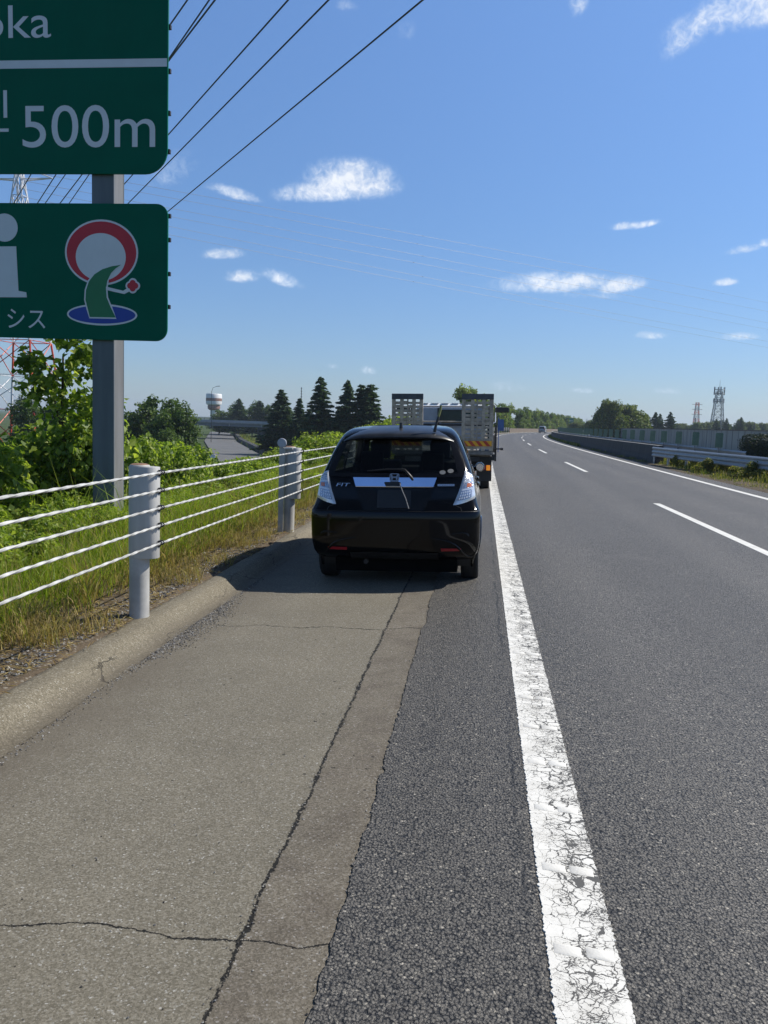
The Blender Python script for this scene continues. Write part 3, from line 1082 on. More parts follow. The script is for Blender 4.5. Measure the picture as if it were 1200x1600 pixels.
def build_signs():
    yb = SIGN_Y
    # upper sign
    t = thing('direction_sign', 'large green motorway sign reading 500m below a white bar', 'sign', (-5.7, yb, 4.5))
    L = lambda x: x + 5.7
    Z = lambda z: z - 4.5
    p = MB()
    p.prism(rounded_rect(L(-7.25), L(-4.14), Z(4.56), Z(7.7), (0.30, 0.30, 0.30, 0.30)), front(0), 0.03)
    p.build('panel', [M_SIGN], t)
    bar = MB()
    bar.box(L(-7.2), L(-4.15), -0.004, -0.001, Z(5.865), Z(5.965))
    bar.build('divider_bar', M_WHITE, t)
    text_obj('lettering', '500m', L(sx(30)), Z(4.885), 0.525, 1.79, -0.004, M_WHITE, t)
    text_obj('lettering', 'oka', L(sx(78)), Z(6.235), 0.40, 0.98, -0.004, M_WHITE, t, right=True)
    k = MB()
    k.box(L(sx(-1)), L(sx(5)), -0.004, -0.001, Z(5.26), Z(5.60))
    k.box(L(sx(-8)), L(sx(7)), -0.004, -0.001, Z(5.085), Z(5.125))
    k.build('lettering', M_WHITE, t)
    r = MB()
    for z in (4.85, 5.32, 5.83, 6.36, 6.9, 7.4):
        r.box(L(-7.2), L(-4.118), 0.031, 0.075, Z(z) - 0.028, Z(z) + 0.028)
    r.build('stiffener_rail', M_DARK, t, bevel=0.004)
    # lower sign
    t = thing('service_sign', 'green motorway service sign with a red and white round emblem', 'sign', (-5.7, yb, 2.4))
    Z = lambda z: z - 2.4
    p = MB()
    p.prism(rounded_rect(L(-7.25), L(-4.128), Z(2.452), Z(4.19), (0.15, 0.16, 0.15, 0.15)), front(0), 0.03)
    p.build('panel', [M_SIGN], t)
    r = MB()
    for z in (2.9, 3.32, 3.75, 4.05):
        r.box(L(-7.2), L(-4.105), 0.031, 0.075, Z(z) - 0.026, Z(z) + 0.026)
    r.build('stiffener_rail', M_DARK, t, bevel=0.004)
    zz = lambda py: Z(4.194 - (py - 320) * 0.00820)
    xx = lambda px: L(sx(px))

    def disc(cx, cy, rx, ry, mat, name, y, n=48, holder=t):
        m = MB()
        m.prism([(xx(cx + rx * math.cos(2 * PI * i / n)), zz(cy - ry * math.sin(2 * PI * i / n))) for i in range(n)], front(y), 0.0008)
        return m.build(name, mat, holder)

    i_ = MB()
    n = 32
    i_.prism([(xx(-2 + 22 * math.cos(2 * PI * k / n)), zz(359 - 22 * math.sin(2 * PI * k / n))) for k in range(n)], front(-0.004), 0.003)
    i_.prism([(xx(a), zz(b)) for a, b in ((-40, 469), (34, 468), (33, 460), (20, 458), (17, 388), (-34, 389), (-34, 396), (-24, 399), (-24, 460), (-40, 461))], front(-0.004), 0.003)
    i_.build('letter_i', M_WHITE, t)
    text_obj('lettering', 'シス', xx(1), zz(517), 0.25, 0.53, -0.004, M_WHITE, t)
    # plain round emblem: ring, disc, leaf, base ellipse and blossom
    e = disc(158, 396, 60, 51, M_WHITE, 'emblem', -0.0015)
    disc(158, 396, 57, 48, M_RED, 'red_ring', -0.0028, holder=e)
    disc(157, 403, 41, 37, M_WHITE, 'white_disc', -0.0040, holder=e)
    disc(159, 493, 58, 17, M_WHITE, 'ellipse_border', -0.0052, holder=e)
    disc(159, 493, 55, 14, M_BLUE, 'blue_ellipse', -0.0064, holder=e)

    def poly(pts, mat, name, y):
        m = MB()
        P2 = [(xx(a), zz(b)) for a, b in pts]
        ar = sum(P2[i][0] * P2[(i + 1) % len(P2)][1] - P2[(i + 1) % len(P2)][0] * P2[i][1] for i in range(len(P2)))
        m.prism(P2 if ar > 0 else P2[::-1], front(y), 0.0008)
        m.build(name, mat, e)
    leaf = [(190, 415), (176, 417), (160, 422), (147, 430), (138, 441), (133, 455), (132, 470), (136, 485), (139, 497), (182, 497), (174, 482), (167, 466), (166, 452), (168, 440), (174, 428), (182, 420)]
    big = []
    cx, cy = 158, 460
    for i, (a, b) in enumerate(leaf):
        a0, b0 = leaf[i - 1]
        a1, b1 = leaf[(i + 1) % len(leaf)]
        nx, ny = (b1 - b0), -(a1 - a0)
        l = math.hypot(nx, ny)
        big.append((a - nx / l * 2.3, b - ny / l * 2.3) if (nx * (a - cx) + ny * (b - cy)) < 0 else (a + nx / l * 2.3, b + ny / l * 2.3))
    poly(big, M_WHITE, 'leaf_border', -0.0076)
    poly(leaf, M_GREEN, 'green_leaf', -0.0088)
    poly([(166, 449), (180, 452), (194, 455), (202, 450), (208, 444), (211, 448), (204, 456), (196, 460), (180, 457), (166, 454)], M_WHITE, 'stalk', -0.0100)
    for dx, dy in ((0, -5), (5, 0), (0, 5), (-5, 0)):
        disc(210 + dx, 447 + dy, 7, 7, M_WHITE, 'blossom_border', -0.0110 - 0.0001 * (dx + 2 * dy + 20), 20, holder=e)
    for dx, dy in ((0, -4.2), (4.2, 0), (0, 4.2), (-4.2, 0), (0, 0)):
        disc(210 + dx, 447 + dy, 4.8, 4.8, M_RED, 'blossom', -0.0160 - 0.0001 * (dx + 2 * dy + 20), 20, holder=e)


build_signs()


# ------------------------------------------------------------------ cars
M_PAINT = pmat('black car paint', (0.0022, 0.0023, 0.0030), 0.06, 0.0, 0.15, 1.5, coat=0.0, spec=0.30)
M_BLACK = pmat('black plastic', (0.012, 0.012, 0.013), 0.45, 0.0, 0.15, 12)
M_FRIT = pmat('black window border', (0.004, 0.004, 0.005), 0.08, 0.0, 0.1, 8)
M_RUBBER = pmat('tyre rubber', (0.016, 0.016, 0.016), 0.8, 0.0, 0.25, 14, 0.2, 70)
M_ALLOY = pmat('alloy rim', (0.45, 0.46, 0.47), 0.3, 0.9, 0.06)
M_UNDER = pmat('underbody blackened as shade', (0.004, 0.004, 0.004), 0.95, 0.0, 0.3, 6, spec=0.05)  # near black base stands in for the shade beneath the car
M_STRAP = pmat('worn grey strap', (0.16, 0.165, 0.17), 0.5, 0.0, 0.2, 20)
M_STRIP = pmat('chrome strip with sky blue painted in', (0.62, 0.72, 0.92), 0.10, 1.0, 0.03, 3)  # bluish base stands in for the sky mirrored in the chrome
M_DUSTSHEEN = pmat('dusty black roof paint with painted sky sheen', (0.020, 0.022, 0.026), 0.32, 0.0, 0.45, 7, spec=0.8)  # road dust, plus a greyer base painting in the sky's sheen
M_CHROME = pmat('brushed chrome trim', (0.80, 0.82, 0.86), 0.14, 1.0, 0.03, 3)
M_SEAT = pmat('dark seat fabric', (0.022, 0.022, 0.025), 0.9, 0.0, 0.2, 30)
M_LENS = pmat('clear lamp housing', (0.62, 0.65, 0.69), 0.10, 0.35, 0.10, 40, 0.25, 55, coat=1.0)
M_LENS2 = pmat('silver lamp reflector', (0.36, 0.38, 0.42), 0.16, 0.85, 0.25, 60, 0.4, 70, coat=1.0)
M_ORANGE = pmat('amber indicator lens', (0.55, 0.16, 0.06), 0.15, 0.0, 0.25, 60, coat=1.0)
M_REDLENS = pmat('red reflector lens', (0.28, 0.008, 0.014), 0.2, 0.0, 0.15, 60, coat=0.6)
M_STICK = pmat('pale window sticker', (0.15, 0.155, 0.155), 0.5, 0.0, 0.2, 40)
G_PRIV = glass_mat('dark privacy glass', (0.20, 0.22, 0.23))
G_CLEAR = glass_mat('green tinted glass', (0.66, 0.74, 0.70))


def pchip(xs, ys):
    xs, ys = np.array(xs, float), np.array(ys, float)
    h = np.diff(xs)
    d = np.diff(ys) / h
    m = np.zeros(len(xs))
    m[0], m[-1] = d[0], d[-1]
    for i in range(1, len(xs) - 1):
        if d[i - 1] * d[i] > 0:
            w1, w2 = 2 * h[i] + h[i - 1], h[i] + 2 * h[i - 1]
            m[i] = (w1 + w2) / (w1 / d[i - 1] + w2 / d[i])

    def f(x):
        x = min(max(x, xs[0]), xs[-1])
        i = min(max(int(np.searchsorted(xs, x)) - 1, 0), len(xs) - 2)
        t = (x - xs[i]) / h[i]
        return float((2 * t ** 3 - 3 * t ** 2 + 1) * ys[i] + (t ** 3 - 2 * t ** 2 + t) * h[i] * m[i] + (-2 * t ** 3 + 3 * t ** 2) * ys[i + 1] + (t ** 3 - t ** 2) * h[i] * m[i + 1])
    return f


class Shape:
    """a car body as stacked outlines: rear r, half width w, rear corner depth c, front f, front corner depth cf, all by height"""
    def __init__(self, r, w, c, f, cf, p=3.2):
        self.r, self.w, self.c, self.f, self.cf = [pchip(*zip(*a)) for a in (r, w, c, f, cf)]
        self.p = p

    def g(self, t):
        t = min(1.0, abs(t))
        return 1 - max(0.0, 1 - t ** self.p) ** (1 / self.p)

    def rear(self, x, z, o=0.0):
        """point on the rear, o metres proud of it"""
        w = self.w(z)
        t = max(-1.0, min(1.0, x / w))
        y = self.r(z) + self.c(z) * self.g(t)
        e = 1e-3
        gx = (self.c(z) * (self.g(min(1, abs(t) + e)) - self.g(max(0, abs(t) - e))) / (2 * e) / w) * (1 if t > 0 else -1)
        gz = (self.r(z + e) - self.r(z - e)) / (2 * e)
        n = Vector((gx, -1.0, gz)).normalized()
        if abs(t) > 0.985:
            n = Vector((math.copysign(1, t), -0.35, 0)).normalized()
        return Vector((x, y, z)) + n * o

    def front_pt(self, t, z, o=0.0):
        w = self.w(z) * 0.97
        return Vector((w * t, self.f(z) - self.cf(z) * self.g(t) + o, z))

    def side(self, s, z, sgn, o=0.0):
        y0, y1 = self.r(z) + self.c(z), self.f(z) - self.cf(z)
        w = self.w(z) * (1 - 0.03 * s) + 0.012 * math.sin(PI * s)
        return Vector((sgn * (w + o), y0 + (y1 - y0) * s, z))

    def side_y(self, y, z, sgn, o=0.0):
        y0, y1 = self.r(z) + self.c(z), self.f(z) - self.cf(z)
        return self.side((y - y0) / (y1 - y0), z, sgn, o)

    def contour(self, z, na=33, nb=44, nc=25):
        pts, reg = [], []
        for k in range(na):
            t = math.sin((k / (na - 1) * 2 - 1) * PI / 2)
            pts.append(self.rear(t * self.w(z), z))
            reg.append(('r', t))
        for k in range(1, nb):
            pts.append(self.side(k / nb, z, 1))
            reg.append(('s', k / nb))
        for k in range(nc):
            t = math.sin((1 - k / (nc - 1) * 2) * PI / 2)
            pts.append(self.front_pt(t, z))
            reg.append(('f', t))
        for k in range(nb - 1, 0, -1):
            pts.append(self.side(k / nb, z, -1))
            reg.append(('s', k / nb))
        return pts, reg


def build_body(S, zs, drop, arches, paint, root, name='body'):
    mb = MB()
    rows = []
    for z in zs:
        pts, reg = S.contour(z)
        rows.append(pts)
    n = len(rows[0])
    mb.add([p for row in rows for p in row], [])
    for i in range(len(zs) - 1):
        for j in range(n):
            a, b = i * n + j, i * n + (j + 1) % n
            c = (rows[i][j] + rows[i][(j + 1) % n] + rows[i + 1][j] + rows[i + 1][(j + 1) % n]) / 4
            kind, t = reg[j]
            t2 = reg[(j + 1) % n]
            if drop(kind, t, c):
                continue
            if abs(c.x) > S.w(c.z) * 0.85 and any((c.y - ay) ** 2 + (c.z - az) ** 2 < ar * ar for ay, az, ar in arches):
                continue
            mb.f.append((a, b, b + n, a + n))
            mb.m.append(0)
    top = len(rows) - 1
    mb.f.append(tuple(top * n + j for j in range(n)))
    mb.m.append(0)
    mb.f.append(tuple(j for j in range(n - 1, -1, -1)))
    mb.m.append(1)
    # wheel housings, with a painted lip over the cut edge
    for ay, az, ar in arches:
        for sgn in (1, -1):
            lip, inner = [], []
            for k in range(25):
                a = PI * (1.22 * k / 24 - 0.11)
                z = az + ar * math.sin(a)
                y = ay - ar * math.cos(a)
                zc = max(z, 0.25)
                pt = S.side_y(y, zc, sgn, 0.0) if y > S.r(zc) + S.c(zc) else Vector((sgn * min(S.w(zc), 0.84), y, zc))
                lip.append(Vector((pt.x, y, z)))
                inner.append(Vector((sgn * 0.50, y, z)))
            mb.tube(lip, 0.016, 6, 0)
            mb.grid([lip, inner], 1)
    return mb.build(name, [paint, M_BLACK], root, smooth=32)


def wheel(root, x, y, z, r, wid, sgn, rim=True):
    t = MB()
    prof = []
    for k in range(13):
        a = PI * k / 12
        prof.append((r - 0.022 + 0.022 * math.sin(a) ** 0.6, -wid / 2 * math.cos(a)))
    prof = [(r * 0.66, -wid / 2 + 0.01), (r * 0.80, -wid / 2 - 0.004)] + prof + [(r * 0.80, wid / 2 + 0.004), (r * 0.66, wid / 2 - 0.01)]
    t.lathe(prof, axis='X', n=40)
    for k in (-0.3, -0.1, 0.1, 0.3):                       # tread grooves
        t.lathe([(r + 0.001, k * wid - 0.004), (r - 0.006, k * wid), (r + 0.001, k * wid + 0.004)], axis='X', n=40)
    o = t.build('wheel', M_RUBBER, root, smooth=40)
    o.location = (x, y, z)
    m = MB()
    s = sgn
    m.lathe([(0.0, s * wid * 0.32), (0.05, s * wid * 0.34), (r * 0.60, s * wid * 0.40), (r * 0.66, s * wid * 0.46), (r * 0.67, s * wid * 0.40), (r * 0.64, -s * wid * 0.4), (0.0, -s * wid * 0.2)], axis='X', n=30)
    ro = m.build('rim', M_ALLOY if rim else M_DARK, o, smooth=30)
    if rim:
        h = MB()
        for k in range(7):
            a0 = 2 * PI * k / 7
            pts = [(r * q * math.cos(a0 + d), r * q * math.sin(a0 + d)) for q, d in ((0.24, -0.20), (0.56, -0.33), (0.60, 0.0), (0.56, 0.33), (0.24, 0.20))]
            if s > 0:
                pts = pts[::-1]
            h.add([(s * (wid * 0.415), y_, z_) for y_, z_ in pts], [tuple(range(5))])
        h.build('rim_openings', M_BLACK, ro)
    return o


def build_hatchback():
    TIL = 0.036
    root = thing('hatchback_car', 'black five-door hatchback stopped on the shoulder behind the flatbed truck', 'car', (-0.745, 7.62, -0.042))
    root.rotation_euler = (0, -TIL, 0)
    root.scale = (0.945, 1, 1)
    S = Shape(
        r=[(.25, .20), (.29, .10), (.36, .035), (.48, .0), (.63, .0), (.71, .006), (.735, .018), (.77, .040), (.83, .074), (.93, .105), (1.03, .150), (1.2, .270), (1.38, .410), (1.45, .500), (1.49, .620), (1.51, .850), (1.525, 1.25)],
        w=[(.25, .77), (.34, .825), (.48, .845), (.70, .8475), (.73, .843), (.76, .828), (.82, .811), (.90, .795), (1.0, .778), (1.08, .757), (1.2, .712), (1.33, .655), (1.43, .600), (1.48, .550), (1.51, .46), (1.525, .30)],
        c=[(.20, .16), (.6, .17), (.7, .17), (1.0, .22), (1.4, .24), (1.5, .30), (1.525, .40)],
        f=[(.20, 3.75), (.35, 3.88), (.60, 3.88), (.75, 3.82), (.85, 3.65), (.95, 3.25), (1.0, 3.0), (1.2, 2.62), (1.4, 2.2), (1.48, 1.95), (1.51, 1.70), (1.525, 1.45)],
        cf=[(.20, .35), (.7, .40), (1.0, .45), (1.525, .30)])
    zs = sorted(set(list(np.round(np.linspace(.25, 1.48, 48), 4)) + [.72, .735, 1.49, 1.5, 1.508, 1.514, 1.519, 1.523, 1.525]))
    XG = lambda z: 0.905 * S.w(z)

    def drop(kind, t, c):
        if kind == 'r':
            return 1.075 < c.z < 1.385 and abs(c.x) < 0.86 * S.w(c.z)
        if kind == 'f':
            return 1.06 < c.z < 1.42 and abs(t) < 0.86
        return 1.04 < c.z < 1.39 and 0.12 < t < 0.93 and not (0.60 < t < 0.645)
    body = build_body(S, zs, drop, [(.66, .285, .335), (3.16, .285, .335)], M_PAINT, root)

    # tailgate glass with its black border, following the body
    def rear_patch(name, z0, z1, xl, xr, o, mat, parent, nz=16, nx=28, frit=None, thick=0.0, smooth=60):
        """xl(z), xr(z): side limits"""
        mb = MB()
        rows = []
        for i in range(nz + 1):
            z = z0 + (z1 - z0) * i / nz
            a, b = xl(z), xr(z)
            rows.append([S.rear(a + (b - a) * j / nx, z, o) for j in range(nx + 1)])
        vs = [p for r_ in rows for p in r_]
        for p in vs:
            pass
        mb.add(vs, [])
        k = nx + 1
        for i in range(nz):
            for j in range(nx):
                mi = 0
                if frit:
                    u, v = (j + 0.5) / nx, (i + 0.5) / nz
                    mi = 1 if (u < frit or u > 1 - frit or v < 0.10 or v > 0.92) else 0
                mb.f.append((i * k + j, i * k + j + 1, (i + 1) * k + j + 1, (i + 1) * k + j))
                mb.m.append(mi)
        mats = [mat, M_FRIT] if frit else [mat]
        return mb.build(name, mats, parent, smooth=smooth)
    glass = rear_patch('rear_window', 1.035, 1.415, lambda z: -XG(z), lambda z: XG(z), 0.006, G_PRIV, root, 22, 40, frit=0.055)
    # stickers inside the lower right corner
    for sxp, szp, rx in ((0.470, 1.078, 0.030), (0.548, 1.090, 0.030)):
        m = MB()
        m.add([S.rear(sxp + rx * math.cos(2 * PI * k / 20), szp + rx * 0.62 * math.sin(2 * PI * k / 20), 0.0085) for k in range(20)], [tuple(range(20))])
        m.build('sticker', M_STICK, glass)
    # windscreen and side windows
    mb = MB()
    mb.grid([[S.front_pt(-0.9 + 1.8 * j / 24, 1.04 + 0.40 * i / 12, 0.005) for j in range(25)] for i in range(13)])
    mb.build('windscreen', G_CLEAR, root, smooth=60)
    for sgn in (1, -1):
        for a, b in ((0.10, 0.615), (0.63, 0.95)):
            mb = MB()
            mb.grid([[S.side(a + (b - a) * j / 14, 1.02 + 0.39 * i / 8, sgn, 0.004) for j in range(15)] for i in range(9)])
            mb.build('side_window', G_PRIV if b < 0.7 else G_CLEAR, root, smooth=60)
    # roof spoiler above the glass
    mb = MB()
    xs = np.linspace(-1, 1, 41)
    prof = [(0.395, 1.392), (0.365, 1.396), (0.352, 1.408), (0.358, 1.424), (0.40, 1.446), (0.50, 1.478), (0.66, 1.505), (0.90, 1.5215)]
    rows = []
    for y, z in prof:
        row = []
        for t in xs:
            hw = 0.585 - 0.11 * max(0, (z - 1.41) / 0.115)
            d = abs(t) ** 3.0
            row.append((hw * t, y + 0.115 * d, z - 0.022 * d - 0.028 * abs(t) ** 8))
        rows.append(row)
    mb.grid(rows, flip=True)
    mb.build('spoiler', M_DUSTSHEEN, root, smooth=50)
    # tail lamps
    for sgn in (1, -1):
        n_u, n_v = 14, 16

        def P(u, v, o):
            zt = 1.092 - 0.035 * u ** 2
            zb = 0.785 + 0.062 * u ** 1.5
            z = zb + (zt - zb) * v
            xi = 0.580 + 0.105 * v + 0.012 * math.sin(PI * v)
            xo = S.w(z) * 0.9985
            x = xi + (xo - xi) * u
            return S.rear(sgn * x, z, o)
        mb = MB()
        rows = []
        for i in range(n_v + 1):
            v = i / n_v
            rows.append([P(j / n_u, v, 0.001 + 0.016 * min(1, 9 * min(j / n_u + 0.0, 1 - j / n_u, v, 1 - v) + 0.0)) for j in range(n_u + 1)])
        mb.grid(rows, flip=(sgn < 0))
        lamp = mb.build('tail_lamp', M_LENS, root, smooth=50)

        def cell(u0, u1, v0, v1, mat, name, o=0.0185):
            m = MB()
            m.grid([[P(u0 + (u1 - u0) * j / 4, v0 + (v1 - v0) * i / 4, o) for j in range(5)] for i in range(5)], flip=(sgn < 0))
            m.build(name, mat, lamp, smooth=60)
        cell(0.10, 0.80, 0.46, 0.64, M_LENS2, 'indicator_housing', 0.0182)
        cell(0.42, 0.72, 0.49, 0.61, M_ORANGE, 'indicator', 0.0195)
        m = MB()
        for i in range(4):
            for j in range(4):
                u, v = 0.16 + 0.16 * j, 0.70 + 0.065 * i
                m.grid([[P(u + 0.10 * b, v + 0.035 * a, 0.0188) for b in (0, 1)] for a in (0, 1)], flip=(sgn < 0))
        m.build('led_rows', M_LENS2, lamp)
        cell(0.12, 0.74, 0.10, 0.40, M_LENS2, 'reversing_lamp', 0.0182)
        m = MB()
        for j in range(5):
            for i in range(3):
                u, v = 0.15 + 0.115 * j, 0.13 + 0.09 * i
                m.grid([[P(u + 0.07 * b, v + 0.06 * a, 0.0192) for b in (0, 1)] for a in (0, 1)], flip=(sgn < 0))
        m.build('lamp_facets', M_LENS, lamp)
    # chrome strip across the tailgate, tilted to the sky
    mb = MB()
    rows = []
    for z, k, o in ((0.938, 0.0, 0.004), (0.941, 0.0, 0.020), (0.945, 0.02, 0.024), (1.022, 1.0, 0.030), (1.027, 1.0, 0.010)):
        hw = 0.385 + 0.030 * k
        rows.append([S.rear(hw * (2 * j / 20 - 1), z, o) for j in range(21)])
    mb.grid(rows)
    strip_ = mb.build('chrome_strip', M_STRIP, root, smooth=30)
    # round-cornered emblem holding a letter H, on the strip
    em = MB()
    outer = rounded_rect(-0.048, 0.048, 0.982, 1.050, (0.012, 0.012, 0.016, 0.016))
    inner = rounded_rect(-0.039, 0.039, 0.990, 1.043, (0.010, 0.010, 0.012, 0.012))
    fr = lambda o: (lambda a, b, d: S.rear(a, b, o - d))
    k = len(outer)
    vs = [S.rear(a, b, 0.048) for a, b in outer] + [S.rear(a, b, 0.048) for a, b in inner] + [S.rear(a, b, 0.02) for a, b in outer]
    em.add(vs, [(i, (i + 1) % k, k + (i + 1) % k, k + i) for i in range(k)] + [((i + 1) % k, i, 2 * k + i, 2 * k + (i + 1) % k) for i in range(k)])
    em.prism([(-0.030, 0.994), (-0.018, 0.994), (-0.015, 1.013), (0.015, 1.013), (0.018, 0.994), (0.030, 0.994), (0.035, 1.040), (0.023, 1.040), (0.019, 1.023), (-0.019, 1.023), (-0.023, 1.040), (-0.035, 1.040)], fr(0.049), 0.008)
    emb = em.build('emblem', M_CHROME, root, smooth=30)
    bk = MB()
    bk.prism(inner, fr(0.040), 0.02)
    bk.build('emblem_backing', M_FRIT, emb)
    hd = MB()
    hd.prism([(-0.10, 0.972), (-0.085, 0.948), (0.05, 0.948), (0.065, 0.972), (0.055, 0.978), (-0.09, 0.978)], fr(0.046), 0.02)
    hd.build('handle_recess', M_BLACK, root)
    sm = MB()
    for sgn in (1, -1):
        sm.tube([S.rear(sgn * x, z, -0.0015) for x, z in ((.60, .785), (.655, .762), (.665, .735))], 0.004, 5)
        sm.tube([S.rear(sgn * x, z, -0.0015) for x, z in ((.70, 1.085), (.665, 1.2), (.615, 1.33), (.575, 1.40))], 0.004, 5)
    sm.build('tailgate_seam', M_BLACK, root)
    # model lettering at the left, small badge at the right
    tx = text_obj('lettering', 'FIT', -0.590, 0.948, 0.030, 0.130, 0.0, M_CHROME, root)
    for v in tx.data.vertices:
        x, z = v.co.x + (v.co.z - 0.948) * 0.45, v.co.z
        v.co = S.rear(x, z, 0.006)
    bd = MB()
    bd.grid([[S.rear(0.425 + 0.165 * j / 8, z, 0.006) for j in range(9)] for z in (0.955, 0.974)])
    b_ = bd.build('badge', M_CHROME, root)
    bd = MB()
    for i in range(9):
        x0 = 0.436 + 0.0165 * i
        bd.grid([[S.rear(x0 + 0.009 * j, z, 0.0075) for j in range(2)] for z in (0.960, 0.969)])
    bd.build('badge_pattern', M_LENS2, b_)
    # number plate recess (blank)
    rc = MB()
    rc.prism([(-0.30, 0.735), (0.30, 0.735), (0.385, 0.930), (-0.385, 0.930)], fr(0.003), 0.02)
    rc.build('plate_recess', M_FRIT, root)
    for sgn in (1, -1):
        e = MB()
        e.tube([S.rear(sgn * 0.388, 0.932, 0.004), S.rear(sgn * 0.345, 0.84, 0.004), S.rear(sgn * 0.300, 0.733, 0.004)], 0.006, 6)
        e.build('recess_edge', M_PAINT, root)
    pl = MB()
    pl.prism(rounded_rect(-0.165, 0.165, 0.752, 0.917, (.01, .01, .01, .01)), fr(0.012), 0.008)
    pl.build('number_plate', M_BLACK, root)
    cd = MB()
    cd.tube([S.rear(0.055, 0.965, 0.05), S.rear(0.085, 0.90, 0.045), S.rear(0.118, 0.83, 0.032), S.rear(0.150, 0.745, 0.015)], 0.0045, 6)
    cd.build('pull_strap', M_STRAP, root)
    # wiper
    wp = MB()
    wp.tube([S.rear(0.180, 1.005, 0.02), S.rear(0.165, 1.02, 0.045), S.rear(0.10, 1.078, 0.05), S.rear(0.06, 1.088, 0.045)], [0.014, 0.013, 0.011, 0.010], 8)
    wp.tube([S.rear(0.07, 1.088, 0.042), S.rear(-0.08, 1.094, 0.032), S.rear(-0.28, 1.082, 0.022)], [0.009, 0.008, 0.005], 6)
    wp.build('wiper', M_BLACK, root, smooth=40)
    # bumper details
    gp = MB()
    gp.tube([S.rear(S.w(.728) * t, 0.728, -0.001) for t in np.linspace(-0.995, 0.995, 60)], 0.004, 5)
    gp.build('bumper_seam', M_BLACK, root)
    for sgn in (1, -1):
        rf = MB()
        rf.prism([(sgn * 0.47, 0.360), (sgn * 0.655, 0.363), (sgn * 0.662, 0.386), (sgn * 0.465, 0.385)][::sgn], fr(0.008), 0.02)
        rf.build('reflector', M_REDLENS, root)
        cr = MB()
        pth = [(.36, .480), (.44, .472), (.53, .452), (.60, .420), (.65, .375), (.68, .330), (.71, .300), (.75, .292), (.785, .308), (.812, .350), (.826, .42), (.836, .53)]
        cr.tube([S.rear(sgn * x, z, -0.004) for x, z in pth], [.004, .010, .014, .016, .016, .016, .016, .016, .015, .012, .009, .004], 8)
        cr.build('bumper_crease', M_PAINT, root, smooth=60)
        sc = MB()
        pts = [(.52, .508), (.60, .526), (.69, .532), (.73, .514), (.74, .48)]
        sc.tube([S.rear(sgn * x, z, -0.006) for x, z in pts], [.004, .010, .013, .011, .004], 8)
        sc.build('bumper_scoop', M_PAINT, root, smooth=60)
    df = MB()
    df.grid([[S.rear(-0.44 + 0.88 * j / 20, z, 0.006) for j in range(21)] for z in (0.26, 0.285, 0.31, 0.34)])
    df.build('diffuser', M_BLACK, root, smooth=40)
    # underside, silencer, axle
    un = MB()
    un.box(-0.62, 0.62, 0.24, 3.4, 0.125, 0.245)  # hung low so its black fills the shaded gap under the bumper
    un.build('floorpan', M_UNDER, root)
    ex = MB()
    ex.tube([(-0.30, 0.18, 0.225), (-0.30, 0.45, 0.22)], 0.024, 12)
    ex.tube([(0.02, 0.42, 0.20), (0.42, 0.42, 0.20)], 0.085, 16)
    ex.build('silencer', M_DARK, root, smooth=40)
    ax = MB()
    ax.tube([(-0.66, 0.66, 0.25), (0.66, 0.66, 0.25)], 0.04, 10)
    ax.build('rear_axle', M_BLACK, root)
    for sgn in (1, -1):
        for y in (0.66, 3.16):
            wheel(root, sgn * 0.742, y, 0.288, 0.288, 0.178, sgn)
    # aerial (black foot, olive tip) and roof stub
    a = MB()
    a.tube([(0.372, 0.46, 1.455), (0.384, 0.46, 1.51), (0.412, 0.47, 1.605)], [0.018, 0.015, 0.012], 10)
    aer = a.build('roof_aerial', M_BLACK, root, smooth=40)
    a = MB()
    a.tube([(0.412, 0.47, 1.605), (0.430, 0.475, 1.665), (0.437, 0.478, 1.712)], [0.0125, 0.0125, 0.012], 10)
    a.build('aerial_tip', pmat('olive plastic', (0.16, 0.17, 0.055), 0.5), aer, smooth=40)
    a = MB()
    a.tube([(0.015, 0.60, 1.49), (0.015, 0.60, 1.548)], [0.02, 0.016], 12)
    a.build('roof_stub', M_BLACK, root, smooth=40)
    # door mirrors, handles, lights at the front
    for sgn in (1, -1):
        m = MB()
        rows = []
        for i in range(9):
            a_ = PI * i / 8
            rr = math.sin(a_) ** 0.7
            rows.append([(sgn * (0.835 + 0.060 * math.cos(2 * PI * k / 14) * rr), 2.52 + 0.09 * math.cos(a_), 1.02 + 0.058 * math.sin(2 * PI * k / 14) * rr) for k in range(14)])
        m.grid(rows, closed=True)
        m.tube([(sgn * 0.74, 2.56, 0.99), (sgn * 0.84, 2.54, 1.01)], 0.03, 8)
        mi = m.build('door_mirror', M_PAINT, root, smooth=60)
        m = MB()
        m.add([(sgn * 0.835 + 0.046 * math.cos(2 * PI * k / 16), 2.428, 1.02 + 0.044 * math.sin(2 * PI * k / 16)) for k in range(16)], [tuple(range(16))])
        m.build('mirror_glass', M_CHROME, mi)
        for y in (1.25, 2.25):
            m = MB()
            p0, p1 = S.side_y(y, 0.90, sgn, 0.02), S.side_y(y + 0.2, 0.905, sgn, 0.02)
            m.tube([p0, p0.lerp(p1, 0.5) + Vector((sgn * 0.012, 0, 0)), p1], 0.012, 8)
            m.build('door_handle', M_PAINT, root, smooth=50)
        m = MB()
        m.grid([[S.front_pt(sgn * (0.55 + 0.40 * j / 6), 0.66 + 0.16 * i / 4, 0.01) for j in range(7)] for i in range(5)], flip=sgn > 0)
        m.build('headlamp', M_LENS, root, smooth=60)
